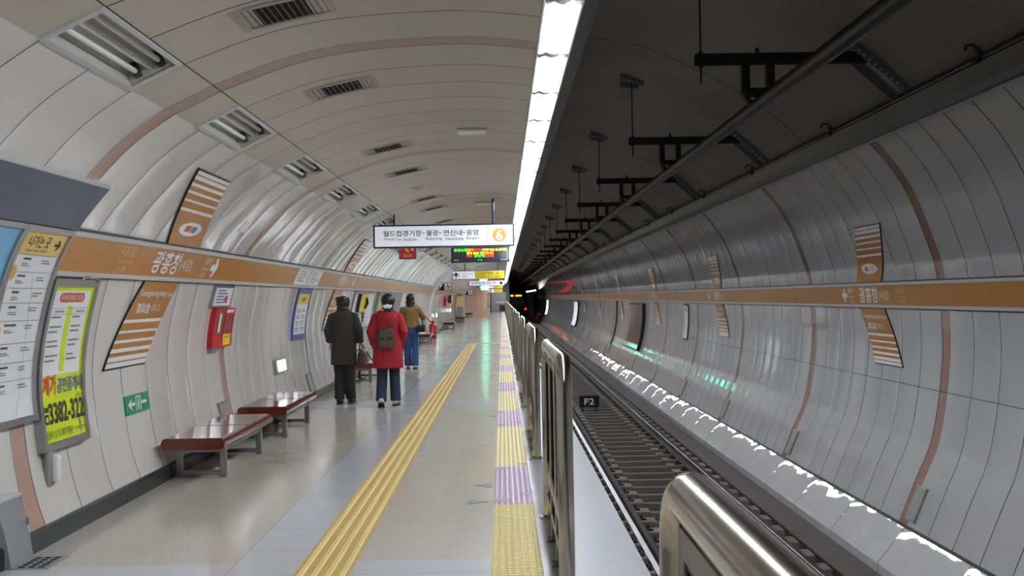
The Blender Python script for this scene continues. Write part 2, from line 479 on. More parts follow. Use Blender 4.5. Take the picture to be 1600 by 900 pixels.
def patch(mb, W, s0, s1, d0, d1, o0, o1, ns=8, mi=0):
    """a slab that follows the wall; d0, d1 numbers or functions of 0..1 up the slab; o0 back, o1 front"""
    f0 = d0 if callable(d0) else (lambda t: d0); f1 = d1 if callable(d1) else (lambda t: d1)
    v = []
    for i in range(ns + 1):
        t = i / ns; q = s0 + (s1 - s0) * t
        v += [W.P(f0(t), q, o1), W.P(f1(t), q, o1), W.P(f1(t), q, o0), W.P(f0(t), q, o0)]
    f = []
    for i in range(ns):
        a, b = 4 * i, 4 * i + 4
        f += [(a, a + 1, b + 1, b), (a + 1, a + 2, b + 2, b + 1), (a + 2, a + 3, b + 3, b + 2), (a + 3, a, b, b + 3)]
    f += [(3, 2, 1, 0), (4 * ns, 4 * ns + 1, 4 * ns + 2, 4 * ns + 3)]
    mb.add(v, f, mi)
def wall_marks(mb, W, d, s, geo, o, mi=0):
    """2-D marks laid on the wall: u runs to the reader's right, v up the wall"""
    vs, fs = geo
    mb.add([W.P(d + W.side * u, s + v, o) for u, v in vs], fs, mi)
def flat_marks(mb, x, y, z, geo, mi=0, ax='x'):
    vs, fs = geo
    if ax == 'x': mb.add([(x + u, y, z + v) for u, v in vs], fs, mi)
    elif ax == '+y': mb.add([(x, y + u, z + v) for u, v in vs], fs, mi)

YN, YF = -14.0, 118.0       # the platform hall
YT = 190.0                  # the running tunnel goes on
ys_hall = [YN, 20, 50, 80, YF]
ys_all = [YN, 20, 60, 100, 140, YT]
# ------------------------------------------------------------------ the setting
struct(MB().box(-3.3, .36, YN, YF, -.25, 0).build('floor', 'floor'))
struct(MB().box(.36, .82, YN, YF + 10, -.22, 0).box(.36, .62, YN, YF + 10, -1.75, -.22, 1).build('trim_1', ['edge', 'concrete']))
struct(MB().sheet(PL, ys_hall).build('wall_left', 'wall'))
struct(MB().sheet(PC, ys_hall).build('ceiling', 'ceil'))
struct(MB().sheet(PR, ys_all).build('wall_right', 'wall_r'))
vault = [(.75, 4.86), (1.18, 4.79), (1.77, 4.68), (2.39, 4.41), (2.85, 4.16), (3.19, 3.94), (3.5, 3.70), (3.8, 3.43), (4.27, 3.36)]
struct(MB().sheet(smooth(vault, 4), ys_all).build('ceiling_2', 'vault'))
# sloping side of the platform ceiling beside the lamps, closed up to the vault
struct(MB().sheet([(.485, 3.245), (.72, 3.66), (.74, 4.87)], ys_hall, sm=False).build('trim_2', 'greypaint'))
# skirting along the platform wall, two steps
struct(MB().prism([(-3.3, 0), (-3.045, 0), (-3.045, .12), (-3.06, .135), (-3.3, .135)], YN, YF).build('baseboard_left', 'baseboard'))
# track bed, gutter and the sloping tiled kerb below the far wall
struct(MB().prism([(.6, -1.9), (4.3, -1.9), (4.3, -1.70), (3.55, -1.70), (3.5, -1.52), (1.25, -1.52), (1.2, -1.7), (.6, -1.7)], YN, YT).build('floor_2', 'trackbed'))
kerb = [(4.23, -1.75), (4.23, -1.51), (4.25, -1.48), (4.40, -1.30), (4.56, -1.10), (5.3, -1.10), (5.3, -1.75)]
struct(MB().prism(kerb, YN, YT).build('trim_3', 'ledge'))
struct(MB().prism([(4.545, -1.122), (4.568, -1.078), (4.60, -1.08), (4.575, -1.125)], YN, YT).build('trim_4', 'black'))
# panels between the unlit lamps (lamps 1.2 m long every 2.5 m)
LAMP0, LAMPP, LAMPL = 4.86, 2.5, 1.2
mb = MB()
k0 = int((YN - LAMP0) / LAMPP); yprev = YN
for k in range(k0, 46):
    a = LAMP0 + k * LAMPP
    mb.quad((-2.18, yprev, 2.868), (-1.87, yprev, 3.018), (-1.87, a, 3.018), (-2.18, a, 2.868)); yprev = a + LAMPL
mb.quad((-2.18, yprev, 2.868), (-1.87, yprev, 3.018), (-1.87, YF, 3.018), (-2.18, YF, 2.868))
struct(mb.build('trim_5', 'lampstrip'))
# ochre name bands with pale edges on both walls
def band(W, z0, z1, d0, d1, name):
    s0, s1 = W.z(z0), W.z(z1)
    mb = MB()
    for a, b in zip(*(lambda L: (L[:-1], L[1:]))([d0 + (d1 - d0) * i / 6 for i in range(7)])):
        patch(mb, W, s0 + .035, s1 - .035, a, b, 0, .028, 3, 0)
        patch(mb, W, s0, s0 + .036, a, b, 0, .034, 1, 1); patch(mb, W, s1 - .036, s1, a, b, 0, .034, 1, 1)
        patch(mb, W, s1, s1 + .014, a, b, 0, .02, 1, 2)
        patch(mb, W, s0 - .014, s0, a, b, 0, .02, 1, 2)
    return struct(mb.build(name, ['orange', 'bandgrey', 'black']))
BLZ0, BLZ1, BRZ0, BRZ1 = 1.815, 2.125, 1.378, 1.715
band(LW, BLZ0, BLZ1, 7.03, YF, 'trim_6')
band(RW, BRZ0, BRZ1, YN, 150, 'trim_7')
# end wall of the platform, end of the tunnel
mb = MB().box(-3.4, .4, YF, YF + .3, -.2, 5); mb.box(.4, .8, YF, YF + .3, .9, 5)
struct(mb.build('wall_end', 'greypaint'))
struct(MB().box(-1, 6, YT, YT + .3, -2, 6).build('wall_tunnel', 'black'))
# white arch rib where the wall lining steps
mb = MB(); patch(mb, LW, .0, LW.s[-1], 44.2, 44.9, 0, .10, 30); patch(mb, LW, 0, LW.s[-1], 44.9, 45.05, 0, .06, 30, 1)
struct(mb.build('trim_8', ['whitemetal', 'darkgrey']))

# ------------------------------------------------------------------ lit lamp run beside the platform edge
def lit_lamp():
    t = thing('fluorescent_lamp', '', 'lamp', group='lit lamps of the bright ceiling strip')
    L = 1.26
    h = MB()
    h.prism([(-.112, -.014), (-.100, -.014), (-.100, .07), (.100, .07), (.100, -.03), (.112, -.03), (.112, .085), (-.112, .085)], 0, L)
    h.prism([(-.02, .07), (.0, .035), (.02, .07)], .04, L - .04)
    h.build('housing', 'whitemetal', t)
    for sx in (-.052, .052):
        zt = .012 if sx < 0 else -.014
        m = MB(); m.tube([(sx, .07, zt), (sx, L - .07, zt)], .0155, 8, caps=False); m.build('tube', 'tube', t)
    for y in (.03, L - .055):
        e = MB(); pr = [(-.1, .07)]
        for i in range(13):
            x = -.1 + .2 * i / 12
            pr.append((x, -.012 - .016 * abs(math.cos(x / .1 * PI)) ))
        pr.append((.1, .07))
        e.prism(pr, y, y + .025)
        e.build('end_bracket', 'whitemetal', t)
    return t
lamp = lit_lamp(); y = -4.6; n = 0; i = 0
while y < 114:
    n_vis = n - 7
    lab = ('lit twin-tube lamp of the ceiling strip, overhead before the picture begins, number %s' % CARD[n] if n < 8
           else '%s lit twin-tube lamp from the near end of the bright strip over the platform edge' % ordinal(n_vis))
    if n == 0: lamp.location = (.37, y, 3.255); lamp['label'] = lab
    else: dup(lamp, (.37, y, 3.255), lab)
    y += 1.28; n += 1

# ------------------------------------------------------------------ unlit recessed lamps
def off_lamp():
    t = thing('recessed_lamp', '', 'lamp', group='unlit recessed lamps in the left ceiling row')
    W2, L = .345 / 2, LAMPL
    f = MB()
    f.box(-W2, W2, 0, .045, -.012, .004).box(-W2, W2, L - .045, L, -.012, .004)
    f.box(-W2, -W2 + .028, .045, L - .045, -.012, .004).box(W2 - .028, W2, .045, L - .045, -.012, .004)
    f.build('frame', 'bandgrey', t)
    r = MB()
    pr = [(-.145, 0), (-.135, .07), (-.10, .105), (-.05, .105), (-.02, .05), (0, .035), (.02, .05), (.05, .105), (.10, .105), (.135, .07), (.145, 0)]
    r.sheet(pr, [.045, L - .045], sm=False)
    r.quad((-.145, .045, 0), (.145, .045, 0), (.145, .045, .11), (-.145, .045, .11)); r.quad((-.145, L - .045, 0), (.145, L - .045, 0), (.145, L - .045, .11), (-.145, L - .045, .11))
    r.build('reflector', 'reflector', t)
    for sx in (-.075, .075):
        m = MB(); m.tube([(sx, .1, .05), (sx, L - .1, .05)], .017, 10); o = m.build('tube', 'offtube', t)
        for yy in (.05, L - .1): MB().box(sx - .022, sx + .022, yy, yy + .05, .02, .10).build('lamp_socket', 'darkgrey', o)
    return t
ol = off_lamp(); ang = -math.atan2(.15, .31); n = 0
for k in range(-2, 45):
    yy = LAMP0 + k * LAMPP
    lab = ('unlit recessed twin-tube lamp above and behind the viewpoint, number %s' % CARD[k + 2]) if k < 0 else '%s unlit recessed lamp from the near end of the sloping left ceiling row' % ordinal(k + 1)
    loc = (-2.025, yy, 2.943)
    if k == -2: ol.location = loc; ol.rotation_euler = (0, ang, 0); ol['label'] = lab
    else: dup(ol, loc, lab)

# ------------------------------------------------------------------ ceiling vents and small ceiling lamps
CW = Wall(PC, 1)
def ceil_at(x):
    for (a, za), (b, zb) in zip(PC, PC[1:]):
        if a <= x <= b:
            return za + (zb - za) * (x - a) / (b - a), math.atan2(zb - za, b - a)
def vent():
    t = thing('ceiling_vent', '', 'vent', group='black slotted vents in the platform ceiling')
    f = MB(); f.box(-.29, .27, -.2, -.165, -.014, 0).box(-.29, .27, .165, .2, -.014, 0).box(-.29, -.24, -.165, .165, -.014, 0).box(.24, .27, -.165, .165, -.014, 0)
    f.build('frame', 'ventframe', t)
    MB().box(-.24, .24, -.165, .165, -.004, 0).build('backing', 'ventblack', t)
    g = MB()
    for k in range(13):
        x = -.222 + k * .037; g.box(x - .0025, x + .0025, -.165, .165, -.013, -.004)
    g.build('grille', 'ventslat', t)
    return t
v0 = vent()
for k, d in enumerate([5.75, 7.85, 11.0, 13.05, 16.6, 18.4, 21.6, 24.0, 27.0, 29.5, 33, 36, 40, 44, 49, 54]):
    x = -1.19; z, a = ceil_at(x); lab = '%s black slotted vent from the near end of the platform ceiling' % ordinal(k + 1)
    if k == 0: v0.location = (x, d, z); v0.rotation_euler = (0, -a, 0); v0['label'] = lab
    else: dup(v0, (x, d, z), lab)
def mini(name, cat, x, d, w_, l_, lab, lit):
    z, a = ceil_at(x)
    t = thing(name, lab, cat, (x, d, z), (0, -a, 0), 'small fittings in the platform ceiling')
    f = MB(); f.box(-w_ / 2, w_ / 2, -l_ / 2, l_ / 2, -.02, 0, bev=.006); f.build('frame', 'bandgrey', t)
    MB().box(-w_ / 2 + .025, w_ / 2 - .025, -l_ / 2 + .03, l_ / 2 - .03, -.028, -.018, bev=.004).build('cover', lit, t)
mini('emergency_lamp', 'lamp', -.28, 10.45, .32, .3, 'small pale rectangular ceiling fitting right of the third vent', 'white')
mini('emergency_lamp', 'lamp', -.3, 18.4, .32, .3, 'small pale rectangular ceiling fitting right of the sixth vent', 'white')
mini('speaker_grille', 'speaker', -1.2, 15.0, .2, .2, 'small round-cornered ceiling speaker between the fourth and fifth vents', 'greyframe')

# ------------------------------------------------------------------ floor: guide path and warning strip
t = thing('tactile_guide_path', 'yellow ribbed tactile guide path running up the middle of the platform floor', 'tactile paving', (0, 0, 0))
mb = MB(); mb.box(-1.25, -.92, -4, 36.3, 0, .004); mb.box(-.92, -.10, 36.0, 36.3, 0, .004); mb.build('base_tile', 'guidebase', t)
mb = MB()
for k in range(4):
    x = -1.25 + .33 * (k + .5) / 4
    mb.prism([(x - .02, .004), (x + .02, .004), (x + .013, .009), (x - .013, .009)], -4, 36.3)
    yy = 36.0 + .3 * (k + .5) / 4; mb.box(-.92, -.1, yy - .017, yy + .017, .004, .009)
mb.build('rib', 'guiderib', t)
t = thing('tactile_warning_strip', 'yellow and lilac ribbed warning strip beside the fence feet', 'tactile paving', (0, 0, 0))
PUR0, PURP, PURL = 7.93, 4.75, 1.74
def strip_section(y0, y1, name, m_, studs=False):
    mb = MB(); mb.box(-.095, .212, y0, y1, 0, .004, 1)
    for k in range(7):
        x = -.095 + .307 * (k + .5) / 7
        if studs:
            yy = y0 + .03
            while yy < y1 - .02:
                mb.prism([(x - .016, .004), (x + .016, .004), (x + .010, .009), (x - .010, .009)], yy - .016, yy + .016); yy += .05
        else: mb.prism([(x - .014, .004), (x + .014, .004), (x + .009, .009), (x - .009, .009)], y0, y1)
    nt = max(1, round((y1 - y0) / .3))
    mb.build(name, [m_, m_ + 'base'], t)
for k in range(-2, 22):
    a = PUR0 + k * PURP
    strip_section(a, a + PURL, 'lilac_section', 'purple'); strip_section(a + PURL + .004, a + PURP - .004, 'yellow_section', 'warn', k < 0)
    if k >= 0 and k < 5:
        # inlaid triangles at the ends of the lilac field
        for yy, q in ((a + .12, 1), (a + PURL - .12, 1)):
            m = MB(); m.add([(-.095, yy - .09, .0095), (-.095, yy + .09, .0095), (.05, yy, .0095)], [(0, 2, 1)]); m.build('triangle_mark', 'teal', t)
            m = MB(); m.add([(.212, yy + .25 - .07, .0095), (.212, yy + .25 + .07, .0095), (.1, yy + .25, .0095)], [(0, 1, 2)])
            m.build('triangle_mark', 'teal', t)
def floor_tri(x0, x1, y, hw, lab, m_):
    tag(MB().add([(x0, y - hw, .0005), (x0, y + hw, .0005), (x1, y, .0005), (x0, y - hw, .003), (x0, y + hw, .003), (x1, y, .003)], [(3, 4, 5) if x1 < x0 else (3, 5, 4), (0, 1, 4, 3), (1, 2, 5, 4), (2, 0, 3, 5)]).build('boarding_mark', m_), lab, 'floor mark', 'boarding marks on the floor')
floor_tri(-.115, -.27, 8.75, .10, 'dark triangular boarding mark on the floor pointing away from the nearest lilac field', 'darkgrey')
floor_tri(-.30, -.13, 8.05, .09, 'blue-grey triangular boarding mark on the floor pointing at the nearest lilac field', 'teal')
floor_tri(-.115, -.25, 13.9, .12, 'dark triangular boarding mark beside the second lilac field', 'darkgrey')
floor_tri(-.115, -.25, 18.7, .12, 'dark triangular boarding mark beside the third lilac field', 'darkgrey')

# ------------------------------------------------------------------ platform fence
def fence_panel(L=2.05):
    """base at its near foot; runs along +y"""
    t = thing('fence_panel', '', 'fence', group='stainless fence panels along the platform edge')
    H, R, c = 1.257, .043, .11
    path = [(0, 0, 0), (0, 0, H - c)]
    for k in range(1, 7):
        a = PI / 2 * k / 6; path.append((0, c - c * math.cos(a), H - c + c * math.sin(a)))
    for k in range(0, 7):
        a = PI / 2 * k / 6; path.append((0, L - c + c * math.sin(a), H - c + c * math.cos(a)))
    path.append((0, L, 0))
    m = MB(); m.tube(path, R, 20); m.build('tube_frame', 'steel', t)
    m = MB(); m.box(-.02, .02, R, L - R, .15, .19, bev=.004).box(-.02, .02, R, L - R, .33, .365, bev=.004); m.build('bottom_rail', 'steel', t)
    for yy in (L * .36, L * .66):
        m = MB(); m.box(-.022, .022, yy - .022, yy + .022, 0, H - R, bev=.004); o = m.build('middle_post', 'steel', t)
        b = MB(); b.box(-.05, .05, yy - .05, yy + .05, 0, .012, bev=.003)
        for sx in (-.036, .036):
            for sy in (-.036, .036): b.tube([(sx, yy + sy, .01), (sx, yy + sy, .024)], .009, 6)
        b.build('foot_plate', 'steelbrush', o)
    for yy in (0, L):
        b = MB(); b.tube([(0, yy, 0), (0, yy, .014)], .075, 20)
        for k in range(4): b.tube([(.058 * math.cos(k * PI / 2 + .78), yy + .058 * math.sin(k * PI / 2 + .78), .01), (.058 * math.cos(k * PI / 2 + .78), yy + .058 * math.sin(k * PI / 2 + .78), .026)], .009, 6)
        b.build('foot_plate', 'steelbrush', t)
    bays = [(R + .012, L * .36 - .03), (L * .36 + .03, L * .66 - .03), (L * .66 + .03, L - R - .012)]
    for a, b_ in bays:
        z0, z1 = .37, H - R - .012; f = MB(); w_ = .05
        f.box(-.018, .018, a, b_, z0, z0 + w_).box(-.018, .018, a, b_, z1 - w_, z1).box(-.018, .018, a, a + w_, z0 + w_, z1 - w_).box(-.018, .018, b_ - w_, b_, z0 + w_, z1 - w_)
        f2 = MB(); q = w_ + .001
        o = f.build('panel_frame', 'greyframe', t)
        f2.box(-.014, .014, a + w_, b_ - w_, z0 + w_, z0 + w_ + .012).box(-.014, .014, a + w_, b_ - w_, z1 - w_ - .012, z1 - w_).box(-.014, .014, a + w_, a + w_ + .012, z0 + w_, z1 - w_).box(-.014, .014, b_ - w_ - .012, b_ - w_, z0 + w_, z1 - w_)
        f2.build('gasket', 'black', o)
        MB().box(-.004, .004, a + w_ + .012, b_ - w_ - .012, z0 + w_ + .012, z1 - w_ - .012).build('pane', 'glass', o)
    return t
fp = fence_panel()
FX = .315
for k in range(24):
    d = -.22 if k == 0 else 5.38 + (k - 1) * 4.77
    lab = ('stainless fence panel nearest the viewpoint, cut off by the bottom edge of the picture' if k == 0 else '%s stainless fence panel from the near end along the platform edge' % ordinal(k + 1))
    if k == 0: fp.location = (FX, d, 0); fp['label'] = lab
    else: dup(fp, (FX, d, 0), lab)
# ------------------------------------------------------------------ track
TX = 2.40; RT = -1.20       # track centre, rail top
def rail(x, lab, name='rail', m_='rail', top=RT, h=.155):
    z = top - h
    pr = [(x - .065, z), (x + .065, z), (x + .065, z + .012), (x + .012, z + .03), (x + .009, top - .045), (x + .034, top - .035), (x + .035, top - .006), (x + .028, top), (x - .028, top), (x - .035, top - .006), (x - .034, top - .035), (x - .009, top - .045), (x - .012, z + .03), (x - .065, z + .012)]
    tag(MB().prism(pr, YN, YT).build(name, m_), lab, 'rail')
rail(TX - .752, 'running rail of the track on the side next to the platform')
rail(TX + .752, 'running rail of the track on the side next to the tiled far wall')
t = thing('cable_trough', 'grey cable trough lying along the gutter beside the far rail', 'cable trough', (0, 0, 0))
MB().prism([(3.70, -1.70), (4.05, -1.70), (4.05, -1.52), (3.70, -1.52)], YN, YT).build('trough', 'trackbed', t)
MB().prism([(3.68, -1.52), (4.07, -1.52), (4.07, -1.495), (3.68, -1.495)], YN, YT).build('lid', 'concrete', t)
t = thing('sleeper', '', 'sleeper', group='twin-block sleepers of the track')
for sx in (-1, 1):
    b = MB(); cx = sx * .752
    b.box(cx - .33, cx + .33, -.14, .14, 0, .155, bev=.012)
    o = b.build('concrete_block', 'lightblock', t)
    for q in (-1, 1):
        c = MB(); c.box(cx + q * .14 - .06, cx + q * .14 + .06, -.055, .055, .155, .178, bev=.005); c.tube([(cx + q * .14, 0, .178), (cx + q * .14, 0, .215)], .016, 6); c.tube([(cx + q * .105, -.04, .186), (cx + q * .105, .04, .186)], .012, 6)
        c.build('rail_clip', 'iron', o)
b = MB(); b.box(-.43, .43, -.045, .045, .03, .12, bev=.006); b.build('tie_bar', 'lightblock', t)
sl = t
for k in range(275):
    d = 8.6 + .62 * k; lab = '%s twin-block sleeper of the track from the near end' % ordinal(k + 1)
    if k == 0: sl.location = (TX, d, -1.521); sl['label'] = lab
    else: dup(sl, (TX, d, -1.521), lab)
t = thing('track_sign', 'small dark box marked F2 standing between the rails', 'sign', (2.24, 27.0, -1.5))
MB().box(-.26, .26, -.05, .05, .18, .47, bev=.008).build('sign_box', 'black', t)
mb = MB(); flat_marks(mb, 0, -.053, .0, fit('F2', -.13, .13, .24, .41, .02)); mb.build('lettering', 'white', t)
for sx in (-.18, .18): MB().box(sx - .02, sx + .02, -.02, .02, -.02, .19).build('leg', 'iron', t)
MB().box(-.27, .27, -.09, .05, .47, .485).build('hood', 'darkgrey', t)

# ------------------------------------------------------------------ overhead conductor rail, its brackets, cable tray
t = thing('conductor_rail', 'long dark overhead conductor rail hung above the track', 'overhead rail', (0, 0, 0))
cz = 3.37; cx = 2.42
MB().tube([(cx, YN, cz), (cx, 60, cz), (cx, 120, cz), (cx, YT, cz)], .058, 16).build('beam', 'iron', t)
MB().prism([(cx - .012, cz - .085), (cx + .012, cz - .085), (cx + .02, cz - .05), (cx - .02, cz - .05)], YN, YT).build('contact_wire', 'iron', t)
def bracket():
    """origin at the conductor rail centre line"""
    t = thing('conductor_bracket', '', 'bracket', group='overhead conductor brackets under the tunnel vault')
    b = MB(); z = .40
    b.box(-.60, 1.12, -.035, -.027, z - .05, z + .05).box(-.60, 1.12, .027, .035, z - .05, z + .05).box(-.60, 1.12, -.03, .03, z + .035, z + .05)
    b.build('cross_arm', 'iron', t)
    m = MB(); m.tube([(-.545, 0, z - .22), (-.545, 0, 1.305)], .009, 8)
    o = m.build('hanger_rod', 'iron', t)
    m = MB(); m.tube([(-.545, 0, z + .05), (-.545, 0, z + .075)], .024, 6); m.build('nut', 'iron', o)
    m = MB(); m.tube([(-.545, 0, z - .075), (-.545, 0, z - .05)], .024, 6); m.build('nut', 'iron', o)
    p = MB(); a = -.19
    def rot(x, y, zz): return (-.545 + x * math.cos(a) - zz * math.sin(a), y, 1.315 + x * math.sin(a) + zz * math.cos(a))
    def slab(mb, x0, x1, y0, y1, z0, z1):
        v = [rot(x, y, zz) for zz in (z0, z1) for y in (y0, y1) for x in (x0, x1)]
        mb.add(v, [(0, 2, 3, 1), (4, 5, 7, 6), (0, 1, 5, 4), (2, 6, 7, 3), (0, 4, 6, 2), (1, 3, 7, 5)])
    slab(p, -.17, .17, -.16, .16, -.02, .01); slab(p, -.17, .17, -.16, -.145, -.13, -.02); slab(p, -.13, .13, .145, .16, -.13, -.02)
    o = p.build('ceiling_plate', 'plategrey', t)
    q = MB()
    for k in range(6): slab(q, -.14 + k * .05, -.12 + k * .05, -.163, -.16, -.115, -.095)
    q.build('bolt', 'bandgrey', o)
    # inclined mounting channel on the haunch of the vault
    c = MB(); p0 = Vector((.80, 0, .62)); p1 = Vector((1.36, 0, .12)); u = (p1 - p0).normalized(); nn = Vector((u.z, 0, -u.x))
    if nn.z > 0: nn = -nn
    def bar(mb, y0, y1, h0, h1):
        v = []
        for hh in (h0, h1):
            for yy in (y0, y1):
                for pp in (p0, p1): q_ = pp + nn * hh; v.append((q_.x, yy, q_.z))
        mb.add(v, [(0, 2, 3, 1), (4, 5, 7, 6), (0, 1, 5, 4), (2, 6, 7, 3), (0, 4, 6, 2), (1, 3, 7, 5)])
    bar(c, -.17, .17, -.03, 0); bar(c, -.17, -.155, 0, .12); bar(c, .155, .17, 0, .12); bar(c, -.05, .05, 0, .06)
    o = c.build('mounting_channel', 'plategrey', t)
    q = MB()
    for k in range(11):
        pp = p0 + (p1 - p0) * (.06 + .088 * k) + nn * .1; q.box(pp.x - .01, pp.x + .01, -.174, -.169, pp.z - .01, pp.z + .01)
    q.build('bolt', 'bandgrey', o)
    q = MB()
    q.box(-.17, -.10, -.04, .04, .10, .45); q.build('insulator_hanger', 'iron', t)
    q = MB(); q.box(.06, .13, -.04, .04, .10, .45); q.build('insulator_hanger', 'iron', t)
    q = MB(); q.box(-.16, .12, -.08, .08, .0585, .12, bev=.01); o = q.build('rail_clamp', 'iron', t)
    q = MB(); q.tube([(-.15, 0, .07), (-.115, 0, .02), (-.093, 0, -.02)], .03, 8); q.build('clamp_jaw', 'iron', o)
    q = MB(); q.tube([(.11, 0, .07), (.105, 0, .02), (.093, 0, -.02)], .03, 8); q.build('clamp_jaw', 'iron', o)
    q = MB(); q.tube([(-.02, 0, .44), (-.02, 0, .50)], .02, 6); q.build('bolt', 'iron', t)
    return t
br = bracket()
for k in range(36):
    d = 9.45 - 4.95 + 4.95 * k
    lab = 'overhead conductor bracket above the picture, its rod end just behind the top edge' if k == 0 else '%s overhead conductor bracket from the near end under the dark tunnel vault' % ordinal(k)
    if k == 0: br.location = (cx, d, cz); br['label'] = lab
    else: dup(br, (cx, d, cz), lab)
t = thing('cable_tray', 'long dark cable tray running along the top of the far tiled wall', 'cable tray', (0, 0, 0))
MB().prism([(3.72, 3.36), (3.80, 3.24), (4.08, 3.26), (4.06, 3.40)], YN, YT).build('trough', 'black', t)
MB().prism([(4.06, 3.30), (4.10, 3.25), (4.25, 3.33), (4.31, 3.42), (4.06, 3.42)], YN, YT).build('ledge_strip', 'darkgrey', t)
MB().prism([(4.055, 3.245), (4.095, 3.235), (4.105, 3.252), (4.06, 3.262)], YN, YT).build('lip', 'greypaint', t)
for k, (xx, zz, r) in enumerate([(3.76, 3.40, .03), (3.84, 3.43, .035), (3.93, 3.43, .03)]):
    MB().tube([(xx, YN, zz), (xx, 80, zz), (xx, YT, zz)], r, 8).build('cable', 'black', t)
hk = thing('tray_hook', '', 'hook', group='small hooks on the cable tray')
m = MB(); m.tube([(0, 0, -.06), (0, 0, .03), (-.05, 0, .07), (-.10, 0, .06), (-.11, 0, .02)], .012, 6); m.tube([(0, .03, .0), (-.03, .03, .08), (-.02, .03, .13)], .010, 6); m.build('hook', 'iron', hk)
m = MB(); m.box(-.03, .05, -.03, .05, -.08, -.04); m.build('base', 'iron', hk)
for k in range(30):
    d = 7.9 + 3.6 * k; lab = '%s small black hook from the near end on the cable tray edge' % ordinal(k + 1)
    if k == 0: hk.location = (3.735, d, 3.43); hk['label'] = lab
    else: dup(hk, (3.735, d, 3.43), lab)

# ------------------------------------------------------------------ station name signs
STRIPES = [(0, .46), (.50, .585), (.615, .69), (.725, .785), (.83, .872), (.925, .94)]
def name_sign(W, dc, label, letters=True, dim=False):
    """dc = distance of the sign's middle at the band"""
    t = thing('station_name_sign', label, 'sign', (0, 0, 0), group='ochre station name signs on the walls')
    right = W.side < 0
    z0, z1 = (BRZ0, BRZ1) if right else (BLZ0, BLZ1)
    ztop, zbot = (2.47, .62) if right else (2.69, 1.07)
    sb0, sb1, st, sl_ = W.z(z0) - .01, W.z(z1) + .01, W.z(ztop), W.z(zbot)
    hw = .47
    for nm, s0, s1, dsh in (('upper_panel', sb1, st, -.72 if not right else -.58), ('lower_panel', sb0, sl_, -.60 if not right else -.62)):
        off0 = .12 if (nm == 'upper_panel' and not right) else (0 if not right else 0.05)
        fa = lambda k_, dsh=dsh, off0=off0: dc - hw + off0 + dsh * k_
        fb = lambda k_, dsh=dsh, off0=off0: dc + hw + off0 + dsh * k_
        mb = MB(); patch(mb, W, s0, s1, fa, fb, .0, .014, 10); o = mb.build(nm, 'white', t)
        e = MB()
        patch(e, W, s0, s1, lambda k_: fa(k_) - .012, fa, .0, .017, 10)
        patch(e, W, s1 - .006 if s1 > s0 else s1 - .006, s1 + .006, fa(1) - .012, fb(1), 0, .017, 1)
        e.build('edge_trim', 'black', o)
        g = MB()
        for a, b in STRIPES:
            patch(g, W, s0 + (s1 - s0) * a, s0 + (s1 - s0) * b, lambda k_, a=a, b=b: fa(a + (b - a) * k_) , lambda k_, a=a, b=b: fb(a + (b - a) * k_), .014, .0165, 4)
        g.build('stripe_field', 'orange', o)
        L = MB()
        if nm == 'upper_panel':
            sm = s0 + (s1 - s0) * .24; dm = (fa(.24) + fb(.24)) / 2
            wall_marks(L, W, dm, sm, disc2d(0, 0, .30, .075), .0185, 0)
            wall_marks(L, W, dm, sm, rect2d(-.15, .0, -.03, .035), .020, 1); wall_marks(L, W, dm, sm, rect2d(.02, .16, -.03, .035), .020, 2)
            L.build('logo', ['white', 'pill', 'greyink'], o)
        elif letters:
            side = W.side; q1 = s0 + (s1 - s0) * .16; q2 = s0 + (s1 - s0) * .33
            u0 = fa(.16) + .06 if side > 0 else fb(.16) - .05
            wall_marks(L, W, u0, q1, fit('Gwangheungchang', 0, .66, -.035, .04, .01), .0185); wall_marks(L, W, u0, q1, fit('(Sogang)', .68, .86, -.03, .025, .004), .0185)
            u0 = fa(.33) + .14 if side > 0 else fb(.33) - .10
            wall_marks(L, W, u0, q2, fit('廣興倉', 0, .34, -.05, .05, .01), .0185); wall_marks(L, W, u0, q2, fit('(西江)', .37, .6, -.04, .035), .0185)
            L.build('lettering', 'white', o)
    if letters:
        sm = (W.z(z0) + W.z(z1)) / 2; side = W.side
        L = MB(); o = .031
        big = dc - .52 * side if side > 0 else dc + .42
        wall_marks(L, W, big, sm, fit('광흥창', 0, .72, -.105, .115, .02), o); wall_marks(L, W, big, sm, fit('(서강)', .75, 1.10, -.085, .06, .008), o)
        if side > 0:
            wall_marks(L, W, big, sm, fit('상수', 1.46, 1.70, .03, .115, .008), o); wall_marks(L, W, big, sm, fit('Sangsu', 1.46, 1.70, -.045, .005), o); wall_marks(L, W, big, sm, fit('上水', 1.46, 1.66, -.115, -.06), o)
            wall_marks(L, W, big, sm, arrow2d(1.86, 0, .24, 0, .3, .45), o)
            wall_marks(L, W, big, sm, fit('대흥', -.78, -.48, .02, .12, .004), o, 1); wall_marks(L, W, big, sm, fit('Daeheung', -.80, -.48, -.05, .0), o, 1); wall_marks(L, W, big, sm, fit('大興', -.76, -.56, -.12, -.065), o, 1)
        else:
            wall_marks(L, W, big, sm, arrow2d(-.62, 0, .22, PI, .3, .45), o)
            wall_marks(L, W, big, sm, fit('상수', -.47, -.24, .03, .115, .008), o); wall_marks(L, W, big, sm, fit('Sangsu', -.47, -.24, -.045, .005), o); wall_marks(L, W, big, sm, fit('上水', -.42, -.24, -.115, -.06), o)
            wall_marks(L, W, big, sm, fit('대흥', 1.36, 1.62, .02, .12, .004), o, 1); wall_marks(L, W, big, sm, fit('Daeheung', 1.36, 1.66, -.05, .0), o, 1); wall_marks(L, W, big, sm, fit('大興', 1.42, 1.62, -.12, -.065), o, 1)
        L.build('lettering', ['white', 'fadeink'], t)
    return t
name_sign(LW, 9.36, 'ochre and white striped station name sign on the left wall nearest the viewpoint')
